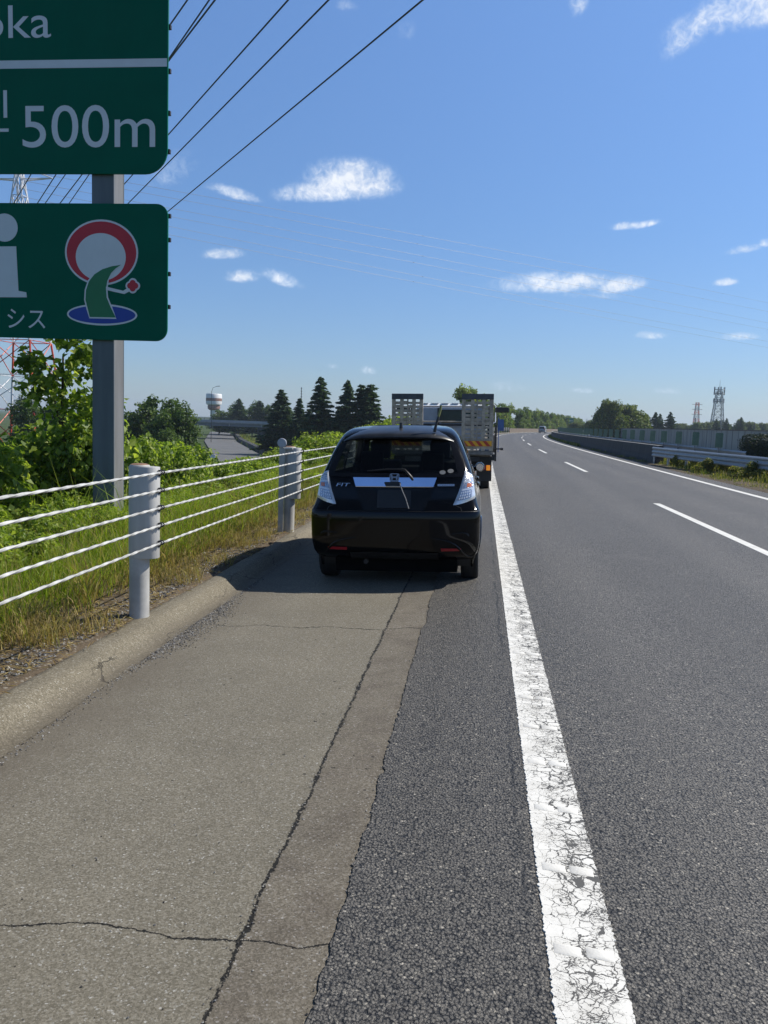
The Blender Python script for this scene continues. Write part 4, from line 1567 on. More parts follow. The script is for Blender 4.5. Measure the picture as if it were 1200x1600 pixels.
    # cabin: front and back seats, dashboard, wheel
    def seat(x, y, w, zt, name='seat', hr=True):
        m = MB()
        m.box(x - w, x + w, y - 0.05, y + 0.45, 0.40, 0.56)
        Mx = Matrix.Translation((x, y, 0.50)) @ Matrix.Rotation(math.radians(12), 4, 'X')
        m.box(-w, w, -0.09, 0.06, 0.0, zt - 0.50, M=Mx)
        if hr:
            for hx in ((-w * 0.55, w * 0.55) if w > 0.4 else (0,)):
                m.box(hx - 0.12, hx + 0.12, -0.08, 0.02, zt - 0.47, zt - 0.47 + 0.20, M=Mx)
        return m.build(name, M_SEAT, root, bevel=0.03)
    seat(-0.36, 2.05, 0.25, 1.14)
    seat(0.36, 2.05, 0.25, 1.14)
    seat(0.0, 1.10, 0.60, 1.05)
    m = MB()
    m.box(-0.68, 0.68, 2.72, 3.1, 0.55, 1.02)
    m.build('dashboard', M_SEAT, root, bevel=0.05)
    m = MB()
    m.tube([(0.36 + 0.18 * math.cos(2 * PI * k / 20), 2.62 + 0.06 * math.sin(2 * PI * k / 20), 0.98 + 0.17 * math.sin(2 * PI * k / 20)) for k in range(21)], 0.015, 6)
    m.build('steering_wheel', M_SEAT, root)
    m = MB()
    m.box(-0.14, 0.14, 2.02, 2.04, 1.33, 1.40)
    m.build('inner_mirror', M_BLACK, root, bevel=0.01)


build_hatchback()


# ------------------------------------------------------------------ flatbed car carrier
M_RAMP = pmat('weathered aluminium ramp', (0.38, 0.335, 0.27), 0.55, 0.1, 0.28, 9, 0.15, 40)
M_RAMPTOP = pmat('dark ramp lip', (0.060, 0.068, 0.082), 0.5, 0.2, 0.2, 9)
M_CABW = pmat('white cab paint', (0.72, 0.74, 0.76), 0.3, 0.0, 0.05, 3, coat=0.5)
M_CABB = pmat('blue grey cab panel', (0.30, 0.34, 0.40), 0.4, 0.0, 0.08, 4)
M_BED = pmat('grey painted truck bed', (0.19, 0.185, 0.175), 0.6, 0.0, 0.25, 8, 0.1, 40)
M_YEL = pmat('yellow reflective sheet', (0.80, 0.40, 0.015), 0.45, 0.0, 0.12, 14)
M_REDS = pmat('red reflective sheet', (0.46, 0.045, 0.02), 0.45, 0.0, 0.12, 14)
M_LAMPR = pmat('red tail lens', (0.42, 0.01, 0.03), 0.2, 0.0, 0.1, 40, coat=0.5)
M_LAMPO = pmat('amber tail lens', (0.85, 0.26, 0.01), 0.2, 0.0, 0.1, 40, coat=0.5, emit=(1.0, 0.32, 0.02), emis=0.35)
M_GLASSD = pmat('dark cab glass', (0.012, 0.03, 0.026), 0.22, 0.0, 0.2, 5)
M_BLUEP = pmat('blue marker plate', (0.06, 0.13, 0.34), 0.5)


def build_truck():
    root = thing('flatbed_truck', 'small flatbed car carrier with two raised loading ramps stopped on the shoulder', 'truck', (-0.85, 19.3, -0.044))
    root.rotation_euler = (0, -0.028, math.radians(-0.15))
    W = 1.17
    m = MB()
    m.box(-W, W, 0.06, 5.1, 0.86, 0.95)
    for k in range(9):
        m.box(-W + 0.04, W - 0.04, 0.3 + 0.55 * k, 0.36 + 0.55 * k, 0.80, 0.858)
    m.build('bed', M_BED, root, bevel=0.01)
    for sgn in (1, -1):
        m = MB()
        x0, x1 = sorted((sgn * (W + 0.045), sgn * (W + 0.005)))
        m.box(x0, x1, 0.1, 5.0, 0.90, 1.30)
        for k in range(7):
            m.box(sgn * (W + 0.048) - 0.012, sgn * (W + 0.048) + 0.012, 0.2 + 0.75 * k, 0.28 + 0.75 * k, 0.89, 1.31)
        m.build('side_gate', M_BED, root, bevel=0.006)
        m = MB()
        m.tube([(sgn * (W + 0.06), 0.08, 0.70), (sgn * (W + 0.06), 0.08, 1.52)], 0.022, 8)
        m.build('gate_stake', M_DARK, root)
    m = MB()
    m.box(-W + 0.02, W - 0.02, -0.02, 0.055, 0.845, 0.935)
    m.build('rear_beam', M_BED, root, bevel=0.01)
    # ramps
    for sgn in (1, -1):
        x0, x1 = (0.445, 1.165) if sgn > 0 else (-1.165, -0.445)
        r = MB()
        zb, zt = 0.94, 2.235
        ws = [(0.0, 0.085), (0.205, 0.285), (0.335, 0.365), (0.455, 0.535), (0.63, 0.72)] if sgn > 0 else [(0.0, 0.085), (0.19, 0.27), (0.35, 0.38), (0.47, 0.55), (0.64, 0.72)]
        for a, b in ws:
            r.box(x0 + a, x0 + b, -0.06, 0.02, zb, zt - 0.13)
        g = r
        rng = np.random.default_rng(7 + sgn)
        z = zb + 0.04
        i = 0
        while z < zt - 0.17:
            for k in range(len(ws) - 1):
                a, b = x0 + ws[k][1] + 0.001, x0 + ws[k + 1][0] - 0.001
                g.box(a, b, -0.045, 0.010, z + rng.uniform(-.008, .008), z + 0.066 + rng.uniform(-.014, .014))
            z += 0.092
            i += 1
        ramp = r.build('loading_ramp', M_RAMP, root, bevel=0.004)
        t = MB()
        t.box(x0 - 0.003, x1 + 0.003, -0.075, 0.03, zt - 0.128, zt)
        t.build('ramp_lip', M_RAMPTOP, ramp, bevel=0.006)
        # striped warning board
        b = MB()
        b.box(x0 + 0.01, x1 - 0.03, -0.082, -0.062, 1.045, 1.165)
        brd = b.build('warning_board', M_YEL, root)
        s = MB()
        n = 4
        wd = (x1 - x0 - 0.04) / n / 2
        for k in range(n):
            xa = x0 + 0.01 + k * 2 * wd + wd * 0.05
            pts = [(xa + 0.06, 1.047), (xa + wd + 0.06, 1.047), (xa + wd - 0.04, 1.163), (xa - 0.04, 1.163)]
            pts = [(min(max(a, x0 + 0.012), x1 - 0.032), c) for a, c in pts]
            s.prism(pts, lambda a, c, d: (a, -0.085 + d, c), 0.002)
        s.build('red_stripes', M_REDS, brd)
    m = MB()
    m.tube([(-W, -0.03, 1.60), (W, -0.03, 1.60)], 0.016, 8)
    m.build('ramp_crossbar', M_RAMP, root)
    m = MB()
    m.tube([(W - 0.1, 0.0, 0.99), (W + 0.22, -0.02, 0.985)], 0.016, 8)
    m.tube([(W + 0.17, -0.02, 0.985), (W + 0.23, -0.02, 0.985)], 0.028, 8)
    m.build('locking_lever', M_DARK, root)
    m = MB()
    m.box(W - 0.03, W + 0.05, -0.05, 0.06, 0.72, 0.86)
    m.build('hinge_block', M_BLACK, root, bevel=0.01)
    # rear lamps and underside
    for sgn in (1, -1):
        m = MB()
        m.box(*sorted((sgn * 0.60, sgn * 1.14)), 0.10, 0.16, 0.47, 0.62)
        br = m.build('lamp_bracket', M_BLACK, root, bevel=0.01)
        m = MB()
        m.box(*sorted((sgn * 0.87, sgn * 1.005)), 0.075, 0.099, 0.495, 0.595)
        m.build('tail_lamp', M_LAMPR, br, bevel=0.008)
        m = MB()
        m.box(*sorted((sgn * 1.025, sgn * 1.115)), 0.070, 0.099, 0.485, 0.605)
        m.build('indicator', M_LAMPO, br, bevel=0.008)
        m = MB()
        m.box(*sorted((sgn * 0.50, sgn * 0.86)), 0.08, 0.13, 0.68, 0.80)
        m.build('plate_holder', M_BED if sgn < 0 else M_BLACK, root, bevel=0.008)
        m = MB()
        m.box(*sorted((sgn * 0.80, sgn * 1.15)), 0.35, 0.362, 0.22, 0.80)
        m.build('mud_flap', M_BLACK, root)
    m = MB()
    m.box(-0.45, 0.45, 0.2, 6.2, 0.45, 0.80)
    m.box(-1.12, 1.12, 0.36, 0.40, 0.55, 0.84)
    m.build('chassis', M_BLACK, root)
    for sgn in (1, -1):
        for y in (0.82, 1.55, 5.4):
            wheel(root, sgn * 0.985, y, 0.31, 0.31, 0.22, sgn, rim=False)
        m = MB()
        m.box(*sorted((sgn * 0.895 - 0.012, sgn * 0.895 + 0.012)), 0.495, 0.502, 0.10, 0.30)
        m.build('tread_mark', M_STICK, root)
    # cab
    c = MB()
    prof = [(4.62, 0.55), (6.35, 0.55), (6.42, 1.0), (6.28, 1.35), (5.92, 2.02), (5.75, 2.10), (4.78, 2.125), (4.66, 2.06), (4.62, 1.9)]
    k = len(prof)
    vs = [(-0.97, y, z) for y, z in prof] + [(0.97, y, z) for y, z in prof]
    c.add(vs, [tuple(range(k)), tuple(range(2 * k - 1, k - 1, -1))] + [((i + 1) % k, i, i + k, (i + 1) % k + k) for i in range(k)])
    cab = c.build('cab', M_CABW, root, bevel=0.05)
    m = MB()
    m.box(-0.90, 0.90, 4.585, 4.60, 1.0, 2.00)
    m.build('cab_back_panel', M_CABB, cab, bevel=0.006)
    m = MB()
    m.prism(rounded_rect(-0.27, 0.75, 1.60, 1.93, (.05,) * 4), lambda a, b, d: (a, 4.575 + d, b), 0.008)
    w = m.build('rear_window', M_GLASSD, cab)
    m = MB()
    pts = rounded_rect(-0.28, 0.76, 1.59, 1.94, (.06,) * 4)
    m.tube([(a, 4.572, b) for a, b in pts + pts[:1]], 0.012, 6)
    m.build('window_seal', M_BLACK, w)
    m = MB()
    m.box(-0.96, 0.96, 4.56, 4.584, 2.03, 2.055)
    m.build('roof_gutter', M_BLACK, cab)
    m = MB()
    for k in range(6):
        m.box(-0.85 + 0.29 * k, -0.63 + 0.29 * k, 4.72, 5.75, 2.127, 2.150)
    m.build('roof_ribs', M_CABW, cab, bevel=0.01)
    m = MB()
    m.prism([(-0.94, 1.32), (0.94, 1.32), (0.90, 1.98), (-0.90, 1.98)], lambda a, b, d: (a, 6.285 - (b - 1.32) * 0.52 + 0.012, b), 0.0)
    m.build('windscreen', M_GLASSD, cab)
    # headboard frame between bed and cab
    m = MB()
    for x in (-1.12, -0.36, 1.06):
        m.box(x, x + 0.06, 4.44, 4.50, 0.95, 2.0)
    m.box(-1.12, 1.12, 4.44, 4.50, 1.50, 1.56)
    m.build('headboard', M_DARK, root, bevel=0.006)
    # mirrors
    for sgn in (1, -1):
        m = MB()
        m.tube([(sgn * 0.97, 6.1, 2.05), (sgn * 1.24, 6.15, 2.16), (sgn * 1.30, 6.15, 2.10), (sgn * 1.30, 6.15, 1.62), (sgn * 0.98, 6.1, 1.45)], 0.018, 8)
        arm = m.build('mirror_arm', M_CABW, root)
        m = MB()
        m.box(*sorted((sgn * 1.28, sgn * 1.70)), 6.10, 6.17, 1.90, 2.06)
        m.build('mirror', M_BLACK, arm, bevel=0.03)
    m = MB()
    m.box(W + 0.10, W + 0.24, 0.2, 0.22, 1.40, 1.66)
    m.tube([(W + 0.12, 0.21, 0.9), (W + 0.12, 0.21, 1.70)], 0.010, 6)
    m.build('marker_plate', M_BLUEP, root)


build_truck()


# ------------------------------------------------------------------ plants
L_BRIGHT = leaf_mat('sunny yellow green leaves', (0.134, 0.201, 0.024), (0.275, 0.348, 0.055), 0.52, 0.45, (0.403, 0.439, 0.110))
L_MID = leaf_mat('mid green leaves', (0.062, 0.114, 0.019), (0.137, 0.202, 0.036), 0.42, 0.5)
L_DEEP = leaf_mat('deep green leaves', (0.034, 0.068, 0.018), (0.078, 0.127, 0.029), 0.34, 0.5)
L_OLIVE = leaf_mat('olive green leaves', (0.065, 0.095, 0.020), (0.150, 0.175, 0.040), 0.36, 0.55)
L_NEEDLE = leaf_mat('dark cedar needles', (0.026, 0.055, 0.028), (0.068, 0.108, 0.052), 0.25, 0.6)
L_GRASS = leaf_mat('green grass blades', (0.107, 0.178, 0.011), (0.228, 0.313, 0.025), 0.52, 0.5, (0.334, 0.377, 0.055))
L_DRY = leaf_mat('dry straw blades', (0.20, 0.135, 0.050), (0.36, 0.27, 0.11), 0.35, 0.7, (0.46, 0.38, 0.18))
L_SEED = leaf_mat('grass turning to straw', (0.150, 0.160, 0.030), (0.30, 0.26, 0.080), 0.45, 0.6, (0.42, 0.34, 0.14))
L_HEDGE = leaf_mat('dark clipped hedge leaves', (0.010, 0.018, 0.007), (0.026, 0.040, 0.012), 0.12, 0.5, (0.05, 0.07, 0.02))
M_BARK = pmat('grey brown bark', (0.085, 0.062, 0.045), 0.9, 0.0, 0.35, 12, 0.4, 40)


def unit(v):
    return v / np.maximum(np.linalg.norm(v, axis=-1, keepdims=True), 1e-9)


def leaves_mesh(pos, nrm, size, aspect=0.62, fold=0.16, rng=None, tdir=None, droop=0.0):
    """four-point folded leaves"""
    n = len(pos)
    nrm = unit(nrm)
    t = tdir if tdir is not None else rng.normal(size=(n, 3))
    t = unit(t - nrm * np.sum(t * nrm, 1, keepdims=True))
    t[:, 2] -= droop
    t = unit(t)
    b = np.cross(nrm, t)
    s = np.asarray(size).reshape(-1, 1)
    V = np.empty((n, 4, 3))
    V[:, 0] = pos - t * s * 0.5
    V[:, 1] = pos + b * s * aspect * 0.5 + nrm * s * fold - t * s * 0.06
    V[:, 2] = pos + t * s * 0.5
    V[:, 3] = pos - b * s * aspect * 0.5 + nrm * s * fold - t * s * 0.06
    i = np.arange(n) * 4
    F = np.concatenate([np.stack([i, i + 1, i + 2], 1), np.stack([i, i + 2, i + 3], 1)])
    return V.reshape(-1, 3), F


def crown_points(blobs, n, rng, shell=0.45, lump=0.28):
    """points spread through overlapping uneven blobs (cx,cy,cz,rx,ry,rz); returns positions and outward directions"""
    bl = np.array(blobs, float)
    w = (bl[:, 3] * bl[:, 4] + bl[:, 3] * bl[:, 5] + bl[:, 4] * bl[:, 5])
    k = rng.choice(len(bl), n, p=w / w.sum())
    d = unit(rng.normal(size=(n, 3)))
    ph = rng.uniform(0, 6.28, (len(bl), 3))[k]
    lf = 1 + lump * (np.sin(4.1 * d[:, 0] + ph[:, 0]) * np.sin(3.7 * d[:, 1] + ph[:, 1]) + 0.6 * np.sin(7.3 * d[:, 2] + ph[:, 2]))
    r = lf * (1 - shell * rng.random(n) ** 1.8)
    p = bl[k, :3] + d * r[:, None] * bl[k, 3:]
    return p, d


def branchy(mb, base, blobs, r0, rng, n=6):
    """trunk from base with limbs reaching into the blobs"""
    bl = sorted(blobs, key=lambda b: -b[5] * b[3])[:n]
    top = max(b[2] for b in blobs)
    bx, by, bz = base
    tk = [(bx, by, bz - 0.3), (bx + rng.normal(0, .04), by, bz + (top - bz) * 0.35), (bx + rng.normal(0, .1), by + rng.normal(0, .1), bz + (top - bz) * 0.8)]
    mb.tube(tk, [r0 * 1.25, r0 * 0.8, r0 * 0.35], 7)
    for b in bl:
        s = Vector(tk[1]).lerp(Vector(tk[2]), rng.uniform(-0.2, 0.7))
        e = Vector(b[:3]) + Vector((0, 0, b[5] * 0.4))
        mid = s.lerp(e, 0.5) + Vector((rng.normal(0, .1), rng.normal(0, .1), -0.05 * (e - s).length))
        mb.tube([s, mid, e], [r0 * 0.45, r0 * 0.28, r0 * 0.1], 5)


def make_plant(name, label, cat, blobs, nleaf, leaf, mat, rng, group=None, r0=0.05, aspect=0.62, up=0.5, part='foliage', trunk='stem', shell=0.45, extra=None, droop=0.15):
    t = thing(name, label, cat, (0, 0, 0), 0, group)
    p, d = crown_points(blobs, nleaf, rng, shell)
    nrm = unit(d * 0.7 + rng.normal(size=d.shape) * 0.55 + np.array([0, 0, up]))
    size = leaf * rng.uniform(0.6, 1.35, nleaf)
    V, F = leaves_mesh(p, nrm, size, aspect, 0.14, rng, droop=droop)
    mi = None
    mats = mat
    if isinstance(mat, (list, tuple)):
        pick = (rng.random(nleaf) < 0.3).astype(np.int32)
        mi = np.concatenate([pick, pick])
    fast_mesh(part, V, F, mats, t, mi)
    mb = MB()
    branchy(mb, (0, 0, 0), blobs, r0, rng)
    if extra:
        extra(mb)
    mb.build(trunk, M_BARK, t, smooth=60)
    return t


def rblobs(rng, n, R, H, z0, r, flat=0.8, taper=0.5):
    out = []
    for k in range(n):
        f = (k + 0.5) / n
        z = z0 + (H - z0) * f
        rr = R * (1 - taper * f) * math.sqrt(rng.random())
        a = rng.uniform(0, 6.28)
        s = r * rng.uniform(0.7, 1.25) * (1 - 0.35 * f)
        out.append((rr * math.cos(a), rr * math.sin(a), z, s, s, s * flat))
    return out


PROTO = []


def proto(o):
    PROTO.append(o)
    return o


def place(p, loc, rot, sc, label=None, name=None):
    """first call moves the prototype itself, later calls copy it with its parts"""
    if not p.get('placed'):
        p['placed'] = 1
        p.location = loc
        p.rotation_euler = (0, 0, rot)
        p.scale = (sc, sc, sc) if not isinstance(sc, tuple) else sc
        if label:
            p['label'] = label
        return p
    return copy_tree(p, loc, rot, sc, label)


# how high the greenery stands, as elevation angle (degrees) by bearing from the road direction
_BEAR = [-32, -27.3, -25.6, -23.5, -19.6, -19.0, -15.5, -13.9, -12.2, -10.0, -6.3, -5.0, 20]
_ELEV = [-1.4, -0.7, -0.25, -0.4, -1.7, -2.6, -2.6, -2.4, -0.9, -0.55, 0.25, 0.9, 1.2]


def sky_height(x, y, rng, jit=0.12):
    """height a shrub at x,y reaches"""
    b = math.degrees(math.atan2(x, y))
    e = float(np.interp(b, _BEAR, _ELEV)) - abs(rng.normal(0, jit)) * (6 if y < 20 else 2)
    return CAM_H + math.hypot(x, y) * math.tan(math.radians(e))


def build_plants():
    rng = np.random.default_rng(21)
    G1 = 'leafy shrubs on the bank behind the cable barrier'
    # --- near thicket of vines and shrubs on the bank, left
    kud = []
    for q in range(3):
        b = rblobs(rng, 9, 1.05, 1.45, 0.25, 0.52, 0.72, 0.45)
        kud.append(proto(make_plant('vine_shrub', 'broad-leaved yellow green vine thicket on the near bank behind the cable fence', 'shrub', b, 5200, 0.100, [L_BRIGHT, L_MID], rng, 'vine thickets on the near bank', 0.03, 0.85, 0.6)))
    spots = [(-6.5, 6.6, .75), (-7.9, 7.4, .95), (-6.35, 8.7, .85), (-7.6, 9.4, 1.15), (-9.4, 9.0, 1.25), (-6.6, 10.9, .92), (-8.3, 11.6, 1.3), (-10.6, 12, 1.5), (-6.2, 12.8, .9), (-7.4, 13.8, 1.08), (-9.3, 14.6, 1.35), (-11.8, 15.5, 1.7),
             (-6.1, 15.2, .72), (-7.2, 16.6, .95), (-6.9, 5.2, .8), (-8.6, 5.6, 1.0), (-5.9, 17.8, .72), (-7.3, 19.3, .95), (-9.2, 18.3, 1.3), (-6.2, 21, .68), (-8.2, 22.5, 1.0)] + [(-5.55 - 0.5 * (k % 3), 12.2 + 0.95 * k, 0.62) for k in range(14)] + [(-5.5 - 0.6 * (k % 2), 5.6 + 0.9 * k, 0.5) for k in range(4)] + [(-7.0 - 0.7 * (k % 4), 23.5 + 0.8 * k, 0.95) for k in range(12)]
    for i, (x, y, s) in enumerate(spots):
        zt = float(zg(x))
        h = sky_height(x, y, rng) - zt
        if h > 0.35:
            place(kud[i % 3], (x, y, zt - 0.1), rng.uniform(0, 6.28), (s, s, min(h / 1.62, 1.6 * s)))
    # --- tall leafy tree whose crown shows beside the pole, under the sign
    b = [(0.0, 0, 1.9, .75, .75, .6), (0.45, .1, 2.6, .62, .6, .5), (-.15, 0, 3.1, .5, .5, .42), (.55, 0, 3.5, .42, .42, .38), (.15, 0, 3.95, .36, .36, .36), (-.5, .1, 2.0, .5, .5, .35), (.75, 0, 2.0, .5, .5, .45), (.2, 0, 1.2, .9, .8, .6), (.72, 0, 4.15, .25, .25, .25), (.4, 0, 4.45, .22, .22, .3), (-.45, 0, 3.45, .26, .26, .22)]
    t = make_plant('mulberry_tree', 'young broad-leaved tree showing under the sign edge beside the steel column', 'tree', b, 4200, 0.13, [L_BRIGHT, L_MID], rng, None, 0.045, 0.8, 0.35, 'crown', 'trunk', 0.8)
    t.location = (-6.66, 12.6, float(zg(-6.75)) - 0.35)
    # --- dark trees beyond, right of the pole
    dk = []
    for q in range(2):
        b = rblobs(rng, 13, 2.3, 6.6, 1.3, 1.35, 0.85, 0.5)
        dk.append(proto(make_plant('bank_tree', 'dense dark green tree down the bank beyond the vines', 'tree', b, 6500, 0.30, [L_DEEP, L_MID], rng, 'dense trees below the bank', 0.12, 0.7, 0.4, 'crown', 'trunk')))
    G = 'dense trees below the bank'
    labs = ['rounded dark tree just right of the sign pole', 'dark green tree between the sign pole and the flyover', 'tall green tree whose right edge meets the flyover railing',
            'bushy green tree at the near end of the flyover', 'dark tree mostly hidden behind the sign pole', 'dark tree under the pylon left of the sign pole', 'broad dark tree at the pylon foot', 'dark tree beyond the vines at the left frame edge',
            'low dark tree in front of the tall ones by the flyover']
    for i, (x, y, H, s) in enumerate([(-36.2, 92, 8.6, 1.25), (-32.8, 88, 7.4, 1.08), (-32.4, 85, 6.9, .85), (-31.9, 88, 6.2, .7), (-39.5, 95, 8.0, 1.15), (-44, 90, 7.0, 1.0), (-50, 96, 8.2, 1.2), (-57, 100, 8.0, 1.2), (-31.0, 80, 5.0, .62)]):
        place(dk[i % 2], (x, y, -4.7), rng.uniform(0, 6.28), (s, s, H / 7.3), labs[i] if i < len(labs) else None)
    # --- shrub belt along the fence, from the second post on
    sh = []
    for q in range(3):
        b = rblobs(rng, 11, 1.15, 1.75, 0.35, 0.62, 0.8, 0.4)
        sh.append(proto(make_plant('roadside_shrub', 'yellow green leafy shrub on the roadside bank beyond the near vines', 'shrub', b, 3400, 0.135, [L_BRIGHT, L_OLIVE] if q != 1 else [L_OLIVE, L_BRIGHT], rng, G1, 0.04, 0.7, 0.5)))
    i = 0
    for y in np.arange(24.5, 120, 1.75):
        for r in range(2):
            la = -4.75 - 1.7 * r - (1.6 if y < 30 else 0.0) + rng.uniform(-.3, .3)
            yy = y + rng.uniform(-.5, .5)
            s = (0.98 if y < 30 else 1.0 + min(0.25, (y - 30) * 0.006)) * rng.uniform(0.88, 1.1)
            if r == 1 and y > 60:
                continue
            x, yq, z = gpt(la, yy)
            h = sky_height(x, yq, rng) - z
            if h > 0.4:
                place(sh[i % 3], (x, yq, z - 0.15), rng.uniform(0, 6.28), (s, s, min(h, 3.6) / 2.0))
            i += 1
    # weedy clumps in the tall grass just behind the cables
    b = rblobs(rng, 7, 0.55, 0.62, 0.10, 0.26, 0.8, 0.35)
    wd = [proto(make_plant('verge_weed', 'leafy green weed clump in the tall grass behind the cables', 'weed', b, 1300, 0.075, [L_BRIGHT, L_GRASS], rng, 'leafy weeds behind the cable barrier', 0.015, 0.5, 0.5)) for _ in range(2)]
    for i in range(120):
        y = 3.6 + 26 * rng.random() ** 1.2
        la = -4.0 - 1.9 * rng.random() ** 0.8 + (0.35 if y > 12 else 0)
        x, yq, z = gpt(la, y)
        h = rng.uniform(0.55, 1.15) * (1.0 if la < -4.6 else 0.75)
        place(wd[i % 2], (x, yq, z - 0.05), rng.uniform(0, 6.28), (rng.uniform(.7, 1.2), rng.uniform(.7, 1.2), h))
    # vines creeping forward over the grass
    for k in range(30):
        y = 7.5 + 0.62 * k
        x = -4.75 - 0.55 * rng.random() - (0.35 if y < 12 and y > 9.6 else 0)
        zt = float(zg(x))
        s = rng.uniform(0.42, 0.62)
        place(kud[k % 3], (x, y, zt - 0.08), rng.uniform(0, 6.28), (s, s, rng.uniform(0.36, 0.56)))
    # low growth on the bank between the vines and the belt
    for (x, y, s, h) in [(-9.5, 26, 1.2, 1.2), (-11.5, 29, 1.3, 1.3), (-13, 33, 1.4, 1.3), (-10.8, 35, 1.3, 1.35), (-9, 31, 1.1, 1.2), (-12.5, 39, 1.3, 1.5), (-14.5, 44, 1.5, 1.5), (-11, 42, 1.3, 1.5), (-10, 48, 1.3, 1.45), (-13, 52, 1.4, 1.6), (-11, 60, 1.4, 1.7), (-9.5, 70, 1.5, 1.7), (-16.5, 50, 1.4, 1.1), (-19, 58, 1.5, 1.0)]:
        zt = float(zg(x))
        hh = min(sky_height(x, y, rng) - zt, 2.2 * h)
        if hh > 0.3:
            place(sh[int(x * 7) % 3], (x, y, zt - 0.15), rng.uniform(0, 6.28), (s, s, hh / 2.0))
    # --- roadside trees along the left of the curve
    tr = []
    for q in range(3):
        b = rblobs(rng, 15, 2.0, 7.0, 1.6, 1.35, 0.9, 0.45)
        tr.append(proto(make_plant('roadside_tree', 'green tree', 'tree', b, 5200, 0.36, [L_OLIVE, L_BRIGHT] if q == 0 else [L_MID, L_OLIVE], rng, 'trees lining the left side of the far curve', 0.13, 0.75, 0.4, 'crown', 'trunk')))
    k = 0
    for y in list(np.arange(150, 240, 7.5)) + list(np.arange(240, 520, 9.5)):
        la = -7.8 + rng.uniform(-.8, .8)
        x, yq, z = gpt(la, y)
        h = (8.9 if y < 185 else 7.8) * rng.uniform(0.86, 1.08)
        s = rng.uniform(0.9, 1.15)
        place(tr[k % 3], (x, yq, z - 0.2), rng.uniform(0, 6.28), (s, s, (h - z) / 8.0),
              'green tree lining the left side of the curve, %s one counting away from the truck' % ordinal(k) if k < 34 else 'last small green trees at the far end of the curve')
        k += 1
    # --- dark cedars
    def conifer(name, label, H, R, ntier, rng, group, loc, dens=1.0):
        t = thing(name, label, 'conifer', loc, 0, group)
        P, Nn, S_, T = [], [], [], []
        mb = MB()
        mb.tube([(0, 0, -0.5), (0, 0, H * 0.6), (0, 0, H)], [H * 0.022, H * 0.012, 0.02], 7)
        for i in range(ntier):
            f = (i + 0.5) / ntier
            z = H * (0.08 + 0.92 * f)
            L = R * (1 - f) ** 0.85 * rng.uniform(0.78, 1.12) + 0.15
            nb = int(9 + 8 * (1 - f))
            for j in range(nb):
                a = 2 * PI * (j + rng.random()) / nb
                Lj = L * rng.uniform(0.65, 1.12)
                m = max(8, int(Lj * 26 * dens))
                u = np.sort(rng.random(m)) ** 0.8
                x = u * Lj
                wdt = 0.36 * Lj * (1 - 0.7 * u)
                side = rng.uniform(-1, 1, m) * wdt
                zz = z + rng.uniform(-.35, .35) * H / ntier + 0.16 * x - 0.10 * x * x / max(Lj, .3) * 1.6 + rng.normal(0, 0.05, m) - 0.15 * np.abs(side)
                P.append(np.stack([x * math.cos(a) - side * math.sin(a), x * math.sin(a) + side * math.cos(a), zz], 1))
                Nn.append(np.stack([rng.normal(0, .6, m), rng.normal(0, .6, m), np.ones(m)], 1))
                S_.append(rng.uniform(0.30, 0.75, m) * (0.6 + 0.4 * H / 9))
                T.append(np.stack([np.cos(a + side * 0.8), np.sin(a + side * 0.8), rng.normal(-0.1, .2, m)], 1))
                if j % 2 == 0:
                    mb.tube([(0, 0, z - 0.05), (Lj * 0.75 * math.cos(a), Lj * 0.75 * math.sin(a), z + 0.02)], [0.035, 0.01], 4)
        V, F = leaves_mesh(np.concatenate(P), np.concatenate(Nn), np.concatenate(S_), 0.55, 0.10, rng, np.concatenate(T))
        fast_mesh('crown', V, F, L_NEEDLE, t)
        mb.build('trunk', M_BARK, t)
        return t
    GC = 'dark cedars beyond the flyover'
    cA = conifer('cedar_tree', 'tallest dark cedar, standing alone left of the cedar trio', 11.6, 4.0, 20, rng, GC, (-21.4, 110, -4.5))
    cB = conifer('cedar_tree', 'left cedar of the dark trio behind the car roof', 11.2, 3.4, 19, rng, GC, (-17.75, 110, -4.5))
    copy_tree(cB, (-16.05, 111, -4.5), 1.3, (1.25, 1.25, 0.955), 'middle cedar of the dark trio behind the car roof')
    copy_tree(cA, (-14.7, 110, -4.5), 2.1, (1.15, 1.15, 0.935), 'right cedar of the dark trio behind the car roof')
    copy_tree(cB, (-31.6, 130, -4.5), 0.7, (1.2, 1.2, 0.93), 'slender dark cedar above the right end of the flyover')
    copy_tree(cA, (-28.2, 128, -4.5), 2.9, (0.72, 0.72, 0.79), 'short dark cedar between the flyover and the tallest cedar')
    copy_tree(cB, (-24.6, 118, -4.5), 4.0, (0.9, 0.9, 0.66), 'low dark cedar left beside the tallest cedar')
    copy_tree(cB, (-32.6, 190, -4.5), 3.0, (1.2, 1.2, 0.78), 'dark cedar behind the right end of the flyover')
    # far trees above the flyover
    for i, (x, y, s, h) in enumerate([(-80, 262, 1.4, 1.28), (-76.5, 258, 1.5, 1.42), (-73, 262, 1.5, 1.36), (-69.5, 256, 1.3, 1.5), (-66.5, 258, 1.4, 1.44), (-63, 256, 1.3, 1.4), (-84, 262, 1.5, 1.15), (-59, 250, 1.4, 1.35)]):
        place(dk[i % 2], (x, y, -4.6), rng.uniform(0, 6.28), (s, s, h), 'far green tree above the flyover railing, %s from the left' % ordinal([1, 2, 3, 4, 5, 6, 0, 7][i]))
    for i, (x, h) in enumerate([(-74.5, 1.02), (-68, 0.98), (-62, 1.06)]):
        copy_tree(cB, (x, 252, -4.5), i * 1.7, (1.5, 1.5, h), 'far pointed conifer on the skyline above the flyover, %s from the left' % ordinal(i))
    # --- right side: big round trees, dark conifers, low far trees
    bigs = []
